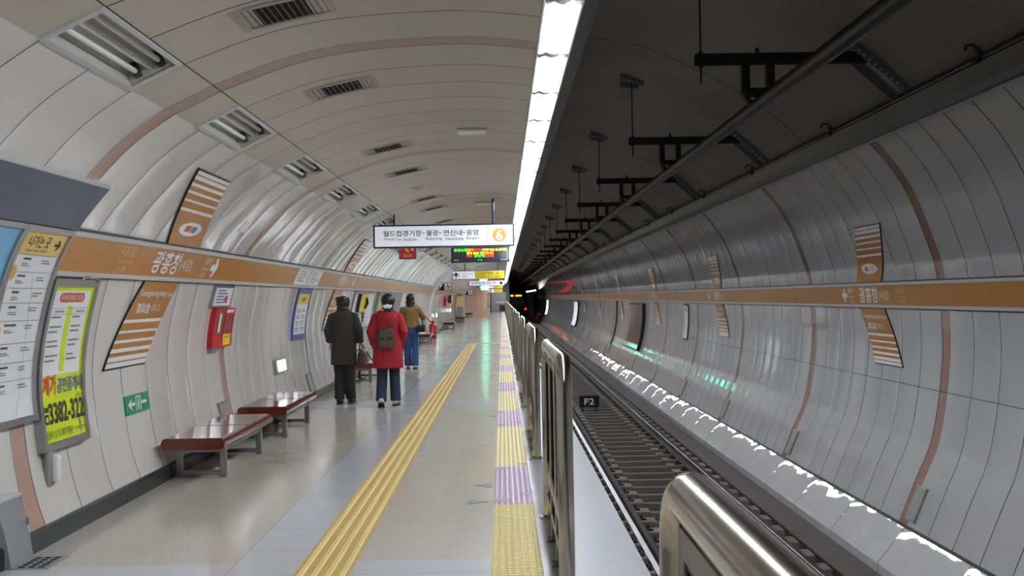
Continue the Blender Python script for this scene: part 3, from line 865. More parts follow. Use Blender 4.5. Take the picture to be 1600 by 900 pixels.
name_sign(LW, 19.4, 'ochre and white striped name sign on left wall behind person in charcoal coat')
for k in range(6):
    lab = ['ochre station name sign on the far tiled wall, the largest and nearest one', 'second nearest ochre station name sign on the far tiled wall', 'third nearest ochre station name sign on the far tiled wall',
           'fourth nearest ochre station name sign on the far tiled wall', 'fifth nearest ochre station name sign on the far tiled wall', 'sixth and smallest ochre station name sign on the far tiled wall'][k]
    name_sign(RW, 14.05 + 10.0 * k, lab, k < 3)

# ------------------------------------------------------------------ left wall: header box, boards, cabinets
sT = LW.z(2.13)
t = thing('sign_header', 'plain slate blue panel over the map boards at the left edge', 'sign', (0, 0, 0))
mb = MB(); patch(mb, LW, LW.z(2.135), LW.z(2.42), 2.0, 7.04, 0, .045, 8); mb.build('panel', 'slate', t)
mb = MB(); patch(mb, LW, LW.z(2.42), LW.z(2.42) + .012, 2.0, 7.045, 0, .05, 1); mb.build('top_edge', 'bandgrey', t)

def board(name, label, cat, d0, d1, z0, z1, frame_m, th=.05, fw=.035, group=None):
    t = thing(name, label, cat, (0, 0, 0), group=group)
    s0, s1 = LW.z(z0), LW.z(z1)
    mb = MB()
    patch(mb, LW, s0, s1, d0, d0 + fw, 0, th, 10); patch(mb, LW, s0, s1, d1 - fw, d1, 0, th, 10)
    patch(mb, LW, s0, s0 + fw * 1.2, d0 + fw, d1 - fw, 0, th, 1); patch(mb, LW, s1 - fw * 1.2, s1, d0 + fw, d1 - fw, 0, th, 1)
    mb.build('frame', frame_m, t)
    return t, s0 + fw * 1.2, s1 - fw * 1.2, d0 + fw, d1 - fw
# map board at the frame edge
t, a, b, c, d = board('map_board', 'blue and green area map board cut off by the left edge', 'map', 5.2, 6.33, .84, 2.13, 'alu', .05, .03)
mb = MB(); patch(mb, LW, a, b, c, d, 0, .03, 12); mb.build('backing', 'white', t)
mb = MB(); patch(mb, LW, a + .82, b, c, d, .03, .034, 6, 0); patch(mb, LW, a + .74, a + .82, c, d, .03, .034, 2, 2); patch(mb, LW, a + .52, a + .74, c, d, .03, .034, 3, 1); patch(mb, LW, a + .3, a + .4, c + .2, d - .1, .03, .034, 2, 1); patch(mb, LW, a + .1, a + .2, c + .1, d - .3, .03, .034, 2, 0)
mb.build('map_print', ['sky', 'mapgreen', 'salmon'], t)
# exit list board
t, a, b, c, d = board('exit_guide_board', 'white exit list board with yellow header arrow beside the map board', 'notice board', 6.335, 7.02, .82, 2.13, 'alu', .05, .035)
mb = MB(); patch(mb, LW, a, b, c, d, 0, .03, 12); mb.build('backing', 'white', t)
mb = MB(); patch(mb, LW, b - .17, b, c, d, .03, .0335, 3); mb.build('header_print', 'paleyellow', t)
L = MB(); o = .036; wd = d - c
wall_marks(L, LW, c, b - .12, fit('나가는 곳', .10, .40, 0, .085, .01), o); wall_marks(L, LW, c, b - .155, fit('Way Out  出口', .10, .40, 0, .025), o); wall_marks(L, LW, c, b - .09, arrow2d(.52, 0, .09, 0, .2, .42), o)
def rows(L, W, c, s, n, u0, u1, dh=.026, mi=0, rnd=None):
    for k in range(n):
        wid = (u1 - u0) * (.55 + .45 * random.random())
        wall_marks(L, W, c, s - k * dh, rect2d(u0, u0 + wid, 0, dh * .42), o, mi)
for k, sy in enumerate((.22, .34, .45, .55, .67, .82, .95, 1.07)):
    if b - sy < a + .05: break
    wall_marks(L, LW, c, b - sy + .045, rect2d(.0, wd, 0, .003), o, 1)
    rows(L, LW, c, b - sy + .012, 1, .13, .28, .034, 3); rows(L, LW, c, b - sy - .018, 2, .13, .26, .014, 1); rows(L, LW, c, b - sy + .008, 2, .40, .56, .018, 1)
wall_marks(L, LW, c, b - .30, disc2d(.06, 0, .035, .05), o, 2); wall_marks(L, LW, c, b - .70, disc2d(.06, 0, .035, .05), o, 2)
wall_marks(L, LW, c, a, rect2d(.345, .349, 0, .95), o, 1)
L.build('lettering', ['ink', 'greyink', 'gold', 'midink'], t)
# estate agent poster
t, a, b, c, d = board('advertising_board', 'lime yellow and white advertising board numbered 3382-322 in grey frame', 'poster', 7.03, 7.80, .585, 1.80, 'alu', .06, .045)
mb = MB(); patch(mb, LW, a, b, c, d, 0, .045, 12); mb.build('poster', 'lime', t)
o = .048; wd = d - c; hh = b - a
mb = MB(); patch(mb, LW, a + hh * .42, b - .035, c + .03, d - .045, .045, .047, 8); mb.build('white_panel', 'white', t)
mb = MB(); wall_marks(mb, LW, c, b - .085, rect2d(.15, .50, -.035, .035), o); wall_marks(mb, LW, c, b - .085, disc2d(.15, 0, .035, .035), o); wall_marks(mb, LW, c, b - .085, disc2d(.50, 0, .035, .035), o); mb.build('title_pill', 'pill', t)
mb = MB(); patch(mb, LW, a + hh * .44, b - .15, c + .285, c + .365, .047, .0485, 6); mb.build('lime_column', 'lime', t)
L = MB(); o = .050
wall_marks(L, LW, c, b - .085, fit('우리역 안내도 시간표', .14, .51, -.022, .022, .004), o, 3)
wall_marks(L, LW, c, b - .165, rect2d(.03, wd - .05, 0, .0025), o, 4); wall_marks(L, LW, c, b - .21, rect2d(.03, wd - .05, 0, .0025), o, 4)
for k in range(4):
    wall_marks(L, LW, c, b - .195, rect2d(.09 + k * .04, .11 + k * .04, 0, .014), o, 0); wall_marks(L, LW, c, b - .195, rect2d(.44 + k * .04, .46 + k * .04, 0, .014), o, 0)
for k in range(11):
    s = b - .235 - k * .035
    if s < a + hh * .44: break
    if k % 3 != 1: rows(L, LW, c, s, 1, .04, .25, .03, 4); rows(L, LW, c, s, 1, .39, .58, .03, 4)
wall_marks(L, LW, c, a + hh * .29, fit('계가', .03, .25, 0, .15, .02), o, 1)
wall_marks(L, LW, c, a + hh * .295, fit('공인중개사', .265, .685, 0, .115, .02), o, 2)
wall_marks(L, LW, c, a + hh * .245, fit('사무소', .56, .68, 0, .035, .004), o, 0)
wall_marks(L, LW, c, a + hh * .11, fit('3382-322', .10, .68, 0, .15, .025), o, 0)
# telephone pictogram
wall_marks(L, LW, c, a + hh * .115, rect2d(.025, .09, 0, .07), o, 0); wall_marks(L, LW, c, a + hh * .115, rect2d(.015, .10, .085, .12), o, 0); wall_marks(L, LW, c, a + hh * .115, disc2d(.0575, .035, .018, .02), o + .001, 5)
wall_marks(L, LW, c, a + hh * .02, fit('상용차 상가나 매기부동산', .02, .47, 0, .06, .004), o, 0)
wall_marks(L, LW, c, a + hh * .045, rect2d(.50, .68, .0, .01), o, 4); wall_marks(L, LW, c, a + hh * .02, rect2d(.585, .60, .0, .10), o, 4)
L.build('lettering', ['ink', 'redprint', 'blue', 'white', 'greyink', 'lime'], t)
mb = MB(); s = LW.z(1.80)
mb.tube([LW.P(7.45, s, .06), LW.P(7.47, s + .03, .075), LW.P(7.70, s + .02, .075), LW.P(7.72, s - .02, .06)], .009, 8); mb.build('hanging_bar', 'steel', t)
# hand lamp below the poster
t = thing('hand_lamp', 'small white hand lamp in a grey clip under the lime poster', 'lamp', LW.P(7.12, LW.z(.47), .02))
MB().box(-.02, .02, -.05, .05, -.12, .12, bev=.012).build('clip', 'greyframe', t)
MB().box(.005, .06, .0, .07, -.10, .09, bev=.02).build('body', 'whitemetal', t)
m = MB(); m.tube([(.01, .0, .10), (.02, .02, .14), (.02, .05, .14), (.02, .05, .1)], .006, 6); m.build('strap', 'greyframe', t)
# grey steel cabinet by the skirting
t = thing('floor_cabinet', 'grey steel box with sloping lid against the wall at lower left', 'cabinet', (0, 0, 0))
MB().prism([(-3.22, 0.0), (-3.005, 0.0), (-3.03, .16), (-3.09, .40), (-3.22, .41)], 6.25, 6.55).build('body', 'greypaint', t)
MB().prism([(-3.23, .415), (-3.08, .395), (-3.075, .41), (-3.23, .43)], 6.24, 6.56).build('lid', 'bandgrey', t)
m = MB(); m.box(-3.03, -3.015, 6.50, 6.52, .22, .27, bev=.004); m.build('latch', 'alu', t)
# floor grate
t = thing('floor_grate', 'small black drain grate in the floor beside the grey steel box', 'grate', (-2.9, 6.42, 0))
f = MB(); f.box(-.11, .11, -.16, .16, 0, .004); f.build('frame', 'greypaint', t)
f = MB()
for i in range(3):
    for j in range(5): f.box(-.085 + i * .06, -.045 + i * .06, -.135 + j * .056, -.10 + j * .056, .004, .0055)
f.build('slot_grille', 'ventblack', t)
# exit sign on the wall
t = thing('exit_sign', 'green running exit sign with white arrow low on the left wall', 'sign', (0, 0, 0))
s0, s1 = LW.z(.655), LW.z(.815)
mb = MB(); patch(mb, LW, s0, s1, 8.69, 9.27, 0, .012, 3); mb.build('plate', 'green', t)
L = MB(); sm = (s0 + s1) / 2
wall_marks(L, LW, 8.69, sm, rect2d(.12, .22, -.012, .014), .014); wall_marks(L, LW, 8.69, sm, rect2d(.37, .50, -.012, .014), .014)
wall_marks(L, LW, 8.69, sm, ([(.05, 0), (.15, -.055), (.12, 0), (.15, .055)], [[0, 1, 2], [0, 2, 3]]), .014)
wall_marks(L, LW, 8.69, sm, ([(.24, -.065), (.255, -.065), (.255, .065), (.24, .065)], [[0, 1, 2, 3]]), .014); wall_marks(L, LW, 8.69, sm, rect2d(.345, .36, -.065, .065), .014); wall_marks(L, LW, 8.69, sm, rect2d(.255, .345, .053, .065), .014)
wall_marks(L, LW, 8.69, sm, disc2d(.30, .036, .014, .012), .014); wall_marks(L, LW, 8.69, sm, ([(.285, -.02), (.315, -.02), (.32, .02), (.285, .02)], [[0, 1, 2, 3]]), .014)
wall_marks(L, LW, 8.69, sm, ([(.285, -.02), (.30, -.02), (.28, -.06), (.265, -.06)], [[0, 1, 2, 3]]), .014); wall_marks(L, LW, 8.69, sm, ([(.30, -.02), (.315, -.02), (.335, -.055), (.32, -.06)], [[0, 1, 2, 3]]), .014)
L.build('pictogram', 'white', t)
# paper notice and red extinguisher cabinet
t = thing('notice', 'framed white notice directly above the red extinguisher box', 'notice', (0, 0, 0))
mb = MB(); patch(mb, LW, LW.z(1.555), LW.z(1.79), 11.05, 11.82, 0, .03, 4); mb.build('frame', 'alu', t)
mb = MB(); patch(mb, LW, LW.z(1.575), LW.z(1.77), 11.09, 11.77, .03, .033, 4); o_ = mb.build('paper', 'white', t)
L = MB(); o = .035
for k in range(5): rows(L, LW, 11.13, LW.z(1.735) - k * .034, 1, .03, .55, .03, 0)
wall_marks(L, LW, 11.13, LW.z(1.63), disc2d(.42, .02, .06, .04), o, 1)
L.build('lettering', ['blue', 'redprint'], o_)
t = thing('extinguisher_box', 'red fire extinguisher box with yellow label on the left wall', 'extinguisher box', (0, 0, 0))
s0, s1 = LW.z(1.10), LW.z(1.545)
mb = MB(); patch(mb, LW, s0, s1, 11.2, 11.98, 0, .06, 4); mb.build('box', 'red', t)
L = MB(); o = .062
wall_marks(L, LW, 11.2, s0, rect2d(.12, .26, .16, .41), o, 0); wall_marks(L, LW, 11.2, s0, rect2d(.155, .225, .18, .39), o + .001, 1)
wall_marks(L, LW, 11.2, s0, rect2d(.40, .70, .02, .15), o, 2); wall_marks(L, LW, 11.2, s0, rect2d(.44, .66, .07, .085), o + .001, 3); wall_marks(L, LW, 11.2, s0, rect2d(.44, .64, .105, .12), o + .001, 3)
wall_marks(L, LW, 11.2, s0, rect2d(.42, .70, .40, .435), o, 1)
L.build('label_sticker', ['green', 'white', 'yellow', 'redprint'], t)
mb = MB(); wall_marks(mb, LW, 11.2, s0, rect2d(.37, .72, .17, .38), o); mb.build('window', 'bagbrown', t)
for k in range(3):
    mb = MB(); wall_marks(mb, LW, 11.2, s0, rect2d(.42 + .1 * k, .45 + .1 * k, .18, .37), o + .001); mb.build('window_bar', 'redprint', t)
mb = MB(); patch(mb, LW, s0 - .035, s0 - .003, 11.22, 11.6, 0, .05, 1); mb.build('shelf', 'greypaint', t)
# emergency wall lamp
t = thing('emergency_lamp', 'small lit square emergency lamp low on the left wall beyond the benches', 'lamp', (0, 0, 0))
mb = MB(); patch(mb, LW, LW.z(.585), LW.z(.785), 14.28, 14.92, 0, .05, 2); mb.build('case', 'greyframe', t)
mb = MB(); patch(mb, LW, LW.z(.61), LW.z(.76), 14.36, 14.84, .05, .06, 2); mb.build('lens', 'whitelight', t)
# blue edged timetable
t, a, b, c, d = board('timetable_board', 'blue edged timetable with yellow heading on the left wall', 'notice board', 15.62, 16.68, 1.0, 1.80, 'blue', .03, .07)
mb = MB(); patch(mb, LW, a, b - .17, c, d, 0, .02, 6); patch(mb, LW, b - .17, b, c, d, 0, .02, 2, 1); mb.build('sheet', ['white', 'yellow'], t)
L = MB(); o = .024
wall_marks(L, LW, c, b - .12, rect2d(.35, .62, 0, .06), o, 0)
for k in range(4):
    for u in (.10, .52): rows(L, LW, c, b - .26 - k * .1, 2, u, u + .3, .035, 1)
L.build('lettering', ['greyink', 'greyink'], t)
t = thing('band_notice', 'pair of white notices fixed over the ochre band above the timetable', 'notice', (0, 0, 0))
for d0 in (14.95, 15.95):
    mb = MB(); patch(mb, LW, LW.z(1.86), LW.z(2.09), d0, d0 + .9, .026, .04, 3); o_ = mb.build('sheet', 'white', t)
    L = MB(); o = .042
    for k in range(5): rows(L, LW, d0, LW.z(2.05) - k * .038, 1, .1, .8, .03)
    L.build('lettering', 'greyink', o_)
# little wall speaker above the band
t = thing('wall_camera', 'small grey boxed fitting on the wall above the ochre band', 'camera', LW.P(10.9, LW.z(2.40), .0), (0, -.9, 0))
MB().box(-.05, .06, -.10, .10, -.0, .06, bev=.01).build('case', 'greyframe', t); MB().box(-.03, .04, -.104, -.10, .01, .05).build('face', 'black', t); MB().box(-.065, .075, -.12, .12, -.008, .004).build('mount', 'whitemetal', t)
# covers at the feet of the salmon ribs on the left wall
def cover(W, d, label, z0, z1, m_='greyframe', w_=.28, side=1):
    t = thing('rib_cover', label, 'cover plate', (0, 0, 0), group='grey cover plates at the rib feet')
    mb = MB(); patch(mb, W, W.z(z0), W.z(z1), d, d + w_, 0, .03, 4); mb.build('plate', m_, t)
    mb = MB(); patch(mb, W, W.z(z1), W.z(z1) + .02, d - .01, d + w_ + .01, 0, .036, 1); mb.build('rim', 'alu', t)
cover(LW, 11.35, 'small grey cover plate on the left wall behind the nearest bench', .36, .47)
cover(LW, 16.35, 'tall grey cover plate at a salmon rib foot beyond the second bench', .14, .42, 'greyframe')
for k in range(5):
    cover(RW, 11.84 - .0 + 5.0 * k - .36, '%s nearest grey cover plate at a salmon rib foot on the far tiled wall' % (['', 'second', 'third', 'fourth', 'fifth'][k]) if k else 'nearest grey cover plate at a salmon rib foot on the far tiled wall', -1.02, -.66, 'greyframe', .24)

# ------------------------------------------------------------------ benches
def bench():
    t = thing('bench', '', 'bench', group='varnished benches along the left wall')
    prof = []
    w_, h = .57, .105
    for k in range(9):
        a = -PI / 2 + PI * k / 8; prof.append((w_ / 2 - .04 + .04 * math.cos(a), h / 2 + h / 2 * math.sin(a)))
    for k in range(9):
        a = PI / 2 + PI * k / 8; prof.append((-w_ / 2 + .04 + .04 * math.cos(a), h / 2 + h / 2 * math.sin(a)))
    MB().prism([(x, z + .285) for x, z in prof], -.95, .95, 0).build('seat', 'wood', t)
    m = MB()
    for sx in (-.02,): m.box(-.27, .27, -.004, .004, .389, .3915)
    m.build('seat_joint', 'darkgrey', t)
    for sy in (-.69, .69):
        for sx in (-.2, .2): MB().box(sx - .028, sx + .028, sy - .028, sy + .028, 0, .285, bev=.004).build('leg', 'steelbrush', t)
        MB().box(-.172, .172, sy - .02, sy + .02, .02, .06).build('foot_rail', 'steelbrush', t)
        MB().box(-.172, .172, sy - .02, sy + .02, .23, .27).build('top_rail', 'steelbrush', t)
    for sx in (-.2, .2): MB().box(sx - .02, sx + .02, -.662, .662, .24, .28).build('side_rail', 'steelbrush', t)
    return t
be = bench()
for k, (d, lab) in enumerate([(10.14, 'nearest varnished reddish brown bench against the left wall'), (12.78, 'second varnished reddish brown bench, just behind the nearest one'),
                              (20.6, 'third reddish brown bench, partly hidden behind the person in charcoal coat'), (36.2, 'dark bench beside the person in tan jacket, before the extinguisher'),
                              (53, 'small distant bench, the first one past the red extinguisher'), (67, 'small distant bench, the second one past the red extinguisher'), (84, 'tiny distant bench next to the salmon pillar')]):
    x = -2.79 if k < 4 else -2.74
    if k == 0: be.location = (x, d, 0); be['label'] = lab
    else: dup(be, (x, d, 0), lab)

# ------------------------------------------------------------------ hanging signs
def hang_sign(d, x0, x1, z0, z1, label, name='direction_sign', rods=((.15, 3.05), (.85, 3.29)), group=None, frame='navy', face='signwhite', th=.14):
    t = thing(name, label, 'sign', ((x0 + x1) / 2, d, z0), group=group)
    W_, H_ = x1 - x0, z1 - z0
    f = MB(); f.box(-W_ / 2, W_ / 2, 0, th, 0, H_, bev=.006); f.build('case', frame, t)
    mb = MB(); mb.box(-W_ / 2 + .03, W_ / 2 - .03, -.004, 0, .025, H_ - .025); mb.build('face', face, t)
    for fr, zt in rods:
        x = -W_ / 2 + W_ * fr
        m = MB(); m.tube([(x, th / 2, H_ - .01), (x, th / 2, zt - z0)], .022, 10); m.build('hanger_rod', frame, t)
    return t, W_, H_
t, W_, H_ = hang_sign(17.35, -2.17, .225, 2.47, 2.86, 'long white hanging direction sign listing stations with a gold number 6')
L = MB(); y = -.006; x0 = -W_ / 2
def mark(geo, mi=0, yy=None): flat_marks(L, x0, y if yy is None else yy, 0, geo, mi)
for body, u0, u1 in (('월드컵경기장', .17, .82), ('불광', .90, 1.105), ('연신내', 1.19, 1.505), ('응암', 1.58, 1.79)):
    mark(fit(body, u0, u1, .195, .295, .012))
for u in (.855, 1.135, 1.54): mark(disc2d(u, .245, .012, .012))
for body, u0, u1 in (('World Cup', .18, .475), ('Stadium', .51, .73), ('Bulgwang', .895, 1.165), ('Yeonsinnae', 1.215, 1.525), ('Eungam', 1.585, 1.80)):
    mark(fit(body, u0, u1, .118, .172, .002))
mark(rect2d(1.945, 1.950, .03, .36))
L.build('lettering', 'ink', t)
L = MB(); mark(disc2d(2.135, .195, .115, .115, 40)); mark(fit('6', 2.075, 2.195, .10, .285, .035), 1, -.008); L.build('line_number', ['gold', 'white'], t)
# red information board under the sign
t, W_, H_ = hang_sign(25, -1.235, .19, 2.47, 2.90, 'black information display with red green and amber characters under the long sign', 'led_display', ((.1, 3.30), (.9, 3.29)), None, 'black', 'panelglass', .2)
L = MB(); x0 = -W_ / 2; y = -.006
for body, u0, u1, v0, v1, mi in (('응암순환', .07, .40, .27, .34, 1), ('열차', .40, .56, .27, .34, 3), ('막차', .57, .73, .27, .34, 0), ('시간안내(토,일,공휴일)', .74, 1.36, .265, .34, 2),
                             ('열차', .38, .52, .195, .26, 2), ('출발', .54, .68, .195, .26, 2), ('역발', .70, .82, .195, .26, 2), ('09:02', .84, 1.04, .195, .26, 3), ('막차', .38, .52, .125, .19, 0), ('응암행', .56, .82, .125, .19, 1), ('12:40', .84, 1.04, .125, .19, 0)):
    mark(fit(body, u0, u1, v0, v1, .01), mi)
L.build('led_text', ['ledred', 'ledgreen', 'ledyellow', 'ledorange'], t)
L = MB()
for u0, n_ in ((.08, 2), (.66, 2), (1.22, 3)):
    for k in range(n_): mark(rect2d(u0 + k * .06, u0 + k * .06 + .03, .045, .075), 0, -.0065)
L.build('lettering', 'white', t)
# SOS sign
t = thing('emergency_sign', 'red projecting SOS emergency sign hung below the left ceiling row', 'sign', (-2.2, 24.0, 2.54), (0, 0, .12))
MB().box(-.2, .2, 0, .16, 0, .34, bev=.006).build('case', 'navy', t)
MB().box(-.185, .185, -.004, 0, .015, .325).build('face', 'red', t)
L = MB(); flat_marks(L, 0, -.006, 0, fit('SOS', -.10, .10, .05, .12, .02)); flat_marks(L, 0, -.006, 0, ([(-.09, .27), (-.03, .27), (.02, .19), (.06, .22), (.03, .16), (-.03, .17)], [[0, 1, 2, 4, 5], [2, 3, 4]])); flat_marks(L, 0, -.006, 0, rect2d(.08, .14, .20, .30)); L.build('pictogram', 'gold', t)
m = MB(); m.tube([(0, .08, .34), (0, .08, .42)], .02, 8); m.build('hanger_rod', 'navy', t)
# way out sign
def way_out(d, x0, x1, z0, z1, label, split=.43, full=True):
    t, W_, H_ = hang_sign(d, x0, x1, z0, z1, label, 'way_out_sign', ((.24, 3.15), (.86, 3.29)), 'yellow way out signs over the platform')
    mb = MB(); mb.box(-W_ / 2 + W_ * split, W_ / 2 - .03, -.007, -.004, .03, H_ - .03); mb.build('yellow_panel', 'yellow', t)
    L = MB(); global x0_
    q = -W_ / 2
    def mk(geo, mi=0): flat_marks(L, q, -.009, 0, geo, mi)
    mk(arrow2d(.17, H_ / 2, .26, PI / 2, .22, .42)); mk(rect2d(.31, .318, .03, H_ - .03))
    if full:
        mk(fit('나가는 곳', W_ * .55, W_ * .89, H_ * .50, H_ * .84, .012)); mk(fit('Way Out  出口', W_ * .53, W_ * .91, H_ * .18, H_ * .40, .006))
        mk(fit('갈아타는곳', W_ * .19, W_ * .40, H_ * .58, H_ * .72), 1); mk(fit('환승', W_ * .19, W_ * .28, H_ * .28, H_ * .44, .006), 0)
    L.build('lettering', ['ink', 'greyink'], t)
way_out(45, -2.19, .14, 2.42, 2.81, 'grey and yellow way out sign with up arrow below the black display')
way_out(87, -1.95, .08, 2.39, 2.78, 'small distant yellow way out sign behind the green exit light', .6)
way_out(104, -1.35, .05, 2.12, 2.50, 'tiny farthest yellow way out sign at the platform end', .35)
t, W_, H_ = hang_sign(70, -2.27, .19, 2.42, 2.79, 'distant white hanging direction sign under the near way out sign', rods=((.26, 3.16), (.85, 3.29)))
L = MB(); x0 = -W_ / 2; y = -.006
mark(fit('월드컵경기장', .17, .82, .12, .28, .012)); mark(fit('불광', .92, 1.12, .12, .28, .012)); mark(fit('연신내', 1.22, 1.55, .12, .28, .012)); mark(fit('응암', 1.65, 1.85, .12, .28, .012)); mark(disc2d(2.2, .185, .11, .11)); L.build('lettering', 'ink', t)
def exit_light(d, x, z, w_, h, label):
    t = thing('exit_light', label, 'exit light', (x, d, z), group='green lit exit lights')
    MB().box(-w_ / 2, w_ / 2, 0, .12, 0, h, bev=.006).build('case', 'alu', t)
    MB().box(-w_ / 2 + .02, w_ / 2 - .02, -.006, 0, .02, h - .02).build('lens', 'greenlight', t)
    m = MB(); m.tube([(0, .06, h), (0, .06, 3.3 - z)], .015, 8); m.build('hanger_rod', 'alu', t)
exit_light(52, -.95, 2.44, .42, .2, 'green exit light peeping out under the grey and yellow way out sign')
exit_light(84, -1.42, 2.24, .62, .36, 'bright pale green exit light, second one down the platform')
# wheelchair signs projecting from the wall
def chair_sign(d, x, z, s_, label):
    t = thing('accessibility_sign', label, 'sign', (x, d, z), group='wheelchair signs projecting from the left wall')
    MB().box(-s_ / 2, s_ / 2, 0, .12, -s_ / 2, s_ / 2, bev=.006).build('case', 'darkgrey', t)
    MB().box(-s_ / 2 + .025, s_ / 2 - .025, -.005, 0, -s_ / 2 + .025, s_ / 2 - .025).build('face', 'white', t)
    mb = MB(); mb.prism([(-s_ / 2 - .26, -s_ / 2 + .0), (-s_ / 2, -s_ / 2), (-s_ / 2, s_ / 2 - .02)], .02, .1); mb.build('wall_bracket', 'black', t)
    L = MB()
    flat_marks(L, 0, -.007, 0, ring2d(.0, -.05, .06, .085)); flat_marks(L, 0, -.007, 0, disc2d(-.03, .11, .025, .025)); flat_marks(L, 0, -.007, 0, ([(-.045, .07), (-.015, .07), (.0, -.03), (-.03, -.03)], [[0, 1, 2, 3]])); flat_marks(L, 0, -.007, 0, ([(-.02, -.01), (.05, -.01), (.09, -.1), (.06, -.11), (.035, -.035), (-.02, -.035)], [[0, 1, 4, 5], [1, 2, 3, 4]]))
    L.build('pictogram', 'ink', t)
chair_sign(48, -2.54, 2.17, .37, 'white wheelchair sign on a dark bracket above the far ochre band, nearer one')
chair_sign(82, -2.55, 2.07, .40, 'small white wheelchair sign farther down the left wall, nearer the salmon pillar')

# ------------------------------------------------------------------ left wall, farther down
t = thing('emergency_phone', 'yellow emergency phone box on the left wall beside the first walker', 'phone', (0, 0, 0))
mb = MB(); patch(mb, LW, LW.z(1.36), LW.z(1.74), 22.2, 23.3, .031, .09, 4); mb.build('box', 'yellow', t)
mb = MB(); patch(mb, LW, LW.z(1.35), LW.z(1.75), 22.12, 22.2, .031, .095, 4); mb.build('side_plate', 'black', t)
mb = MB(); mb.tube([LW.P(23.0, LW.z(1.66), .10), LW.P(23.1, LW.z(1.55), .12), LW.P(23.0, LW.z(1.44), .10)], .035, 8); mb.build('handset', 'black', t)
mb = MB(); mb.tube([LW.P(22.9, LW.z(1.38), .07), LW.P(22.8, LW.z(1.2), .1), LW.P(23.0, LW.z(1.08), .08), LW.P(23.2, LW.z(1.36), .07)], .012, 6); mb.build('cord', 'darkgrey', t)
t, a, b, c, d = board('map_board', 'large pale map board behind the yellow phone box', 'map', 21.6, 25.0, .95, 1.79, 'alu', .03, .04)
mb = MB(); patch(mb, LW, a, b, c, d, 0, .022, 8); mb.build('sheet', 'white', t)
L = MB(); o = .025
for k in range(9): rows(L, LW, c, b - .08 - k * .08, 1, .2 + .3 * (k % 3), 2.8, .03)
L.build('lettering', 'greyink', t)
t = thing('equipment_locker', 'tall grey steel locker with pale notice on the left wall behind the walkers', 'locker', (0, 0, 0))
mb = MB(); patch(mb, LW, LW.z(.14), LW.z(1.80), 25.6, 31.4, 0, .05, 10); mb.build('body', 'greypaint', t)
mb = MB(); patch(mb, LW, LW.z(1.2), LW.z(1.68), 26.0, 28.0, .05, .054, 4); o_ = mb.build('notice', 'paleyellow', t)
L = MB(); o = .057
for k in range(5): rows(L, LW, 26.0, LW.z(1.6) - k * .08, 1, .3, 1.7, .06)
L.build('lettering', 'ink', o_)
mb = MB(); patch(mb, LW, LW.z(.2), LW.z(1.74), 28.45, 28.5, .05, .054, 8); mb.build('door_gap', 'black', t)
t = thing('fire_extinguisher', 'red fire extinguisher standing on the floor by the left wall', 'fire extinguisher', (-2.84, 41.5, 0))
m = MB(); m.loft([(0, 0, .05, .11, .11), (0, 0, .07, .15, .15), (0, 0, .5, .15, .15), (0, 0, .58, .12, .12), (0, 0, .62, .05, .05)], 20); m.build('cylinder', 'red', t)
m = MB(); m.loft([(0, 0, 0, .17, .17), (0, 0, .05, .16, .16)], 20); m.build('stand', 'black', t)
m = MB(); m.loft([(0, 0, .62, .04, .04), (0, 0, .68, .04, .04)], 12); m.box(-.12, .06, -.02, .02, .68, .70); m.build('valve', 'iron', t)
m = MB(); m.tube([(-.05, 0, .66), (-.16, .0, .74), (-.30, 0, .95)], .022, 8); m.build('nozzle_hose', 'redprint', t)
m = MB(); m.add([(-.05 + .1 * k / 6, -.152 + .02 * abs(k - 3) / 3, z) for z in (.22, .42) for k in range(7)], [(k, k + 1, k + 8, k + 7) for k in range(6)]); m.build('label_sticker', 'white', t)
for k, (d, z, lab) in enumerate([(49, .82, 'lit round emergency lamp low on the left wall above the first distant bench'), (62, .9, 'lit round emergency lamp low on the left wall above the second distant bench')]):
    p = LW.P(d, LW.z(z), .0)
    t = thing('emergency_lamp', lab, 'lamp', p, group='emergency lamps on the far left wall')
    m = MB(); m.ell((.05, 0, 0), (.04, .22, .10)); m.build('lens', 'whitelight', t); MB().box(-.02, .04, -.26, .26, -.13, .13, bev=.01).build('case', 'greyframe', t)
t = thing('route_map_stand', 'small green-grey cabinet with pale notice beside the second distant bench', 'cabinet', (-2.84, 70, 0))
MB().box(-.2, .2, -1.6, 1.6, 0, 1.9, bev=.02).build('body', 'greypaint', t)
MB().box(-.2, .2, -1.606, -1.6, 1.05, 1.75).build('notice', 'paleyellow', t)
MB().box(-.2, .2, -1.607, -1.6, 1.76, 1.84).build('header', 'green', t)
t = thing('emergency_phone', 'small distant yellow phone box left of the green-grey cabinet', 'phone', LW.P(60, LW.z(1.55), 0))
MB().box(0, .2, -.5, .5, -.2, .25, bev=.02).build('box', 'yellow', t); MB().box(0, .21, -.55, -.5, -.22, .27).build('side_plate', 'black', t)
t = thing('extinguisher_box', 'tiny distant red box on the left wall beyond the first distant bench', 'extinguisher box', LW.P(56, LW.z(1.45), 0))
MB().box(0, .14, -.4, .4, -.25, .25, bev=.01).build('box', 'red', t); MB().box(.14, .145, -.2, .3, -.2, -.05).build('label_sticker', 'yellow', t)
# thin wall pipes
def pipe_pair(d, label):
    t = thing('wall_conduit', label, 'conduit', (0, 0, 0))
    s0, s1 = LW.z(1.1), LW.z(1.79)
    for q in (0, .8):
        mb = MB(); mb.tube([LW.P(d + q, s0 + (s1 - s0) * k / 8, .03) for k in range(9)], .03, 6); mb.build('pipe', 'greyframe', t)
pipe_pair(34.5, 'pair of thin grey conduits on the left wall past the grey locker')
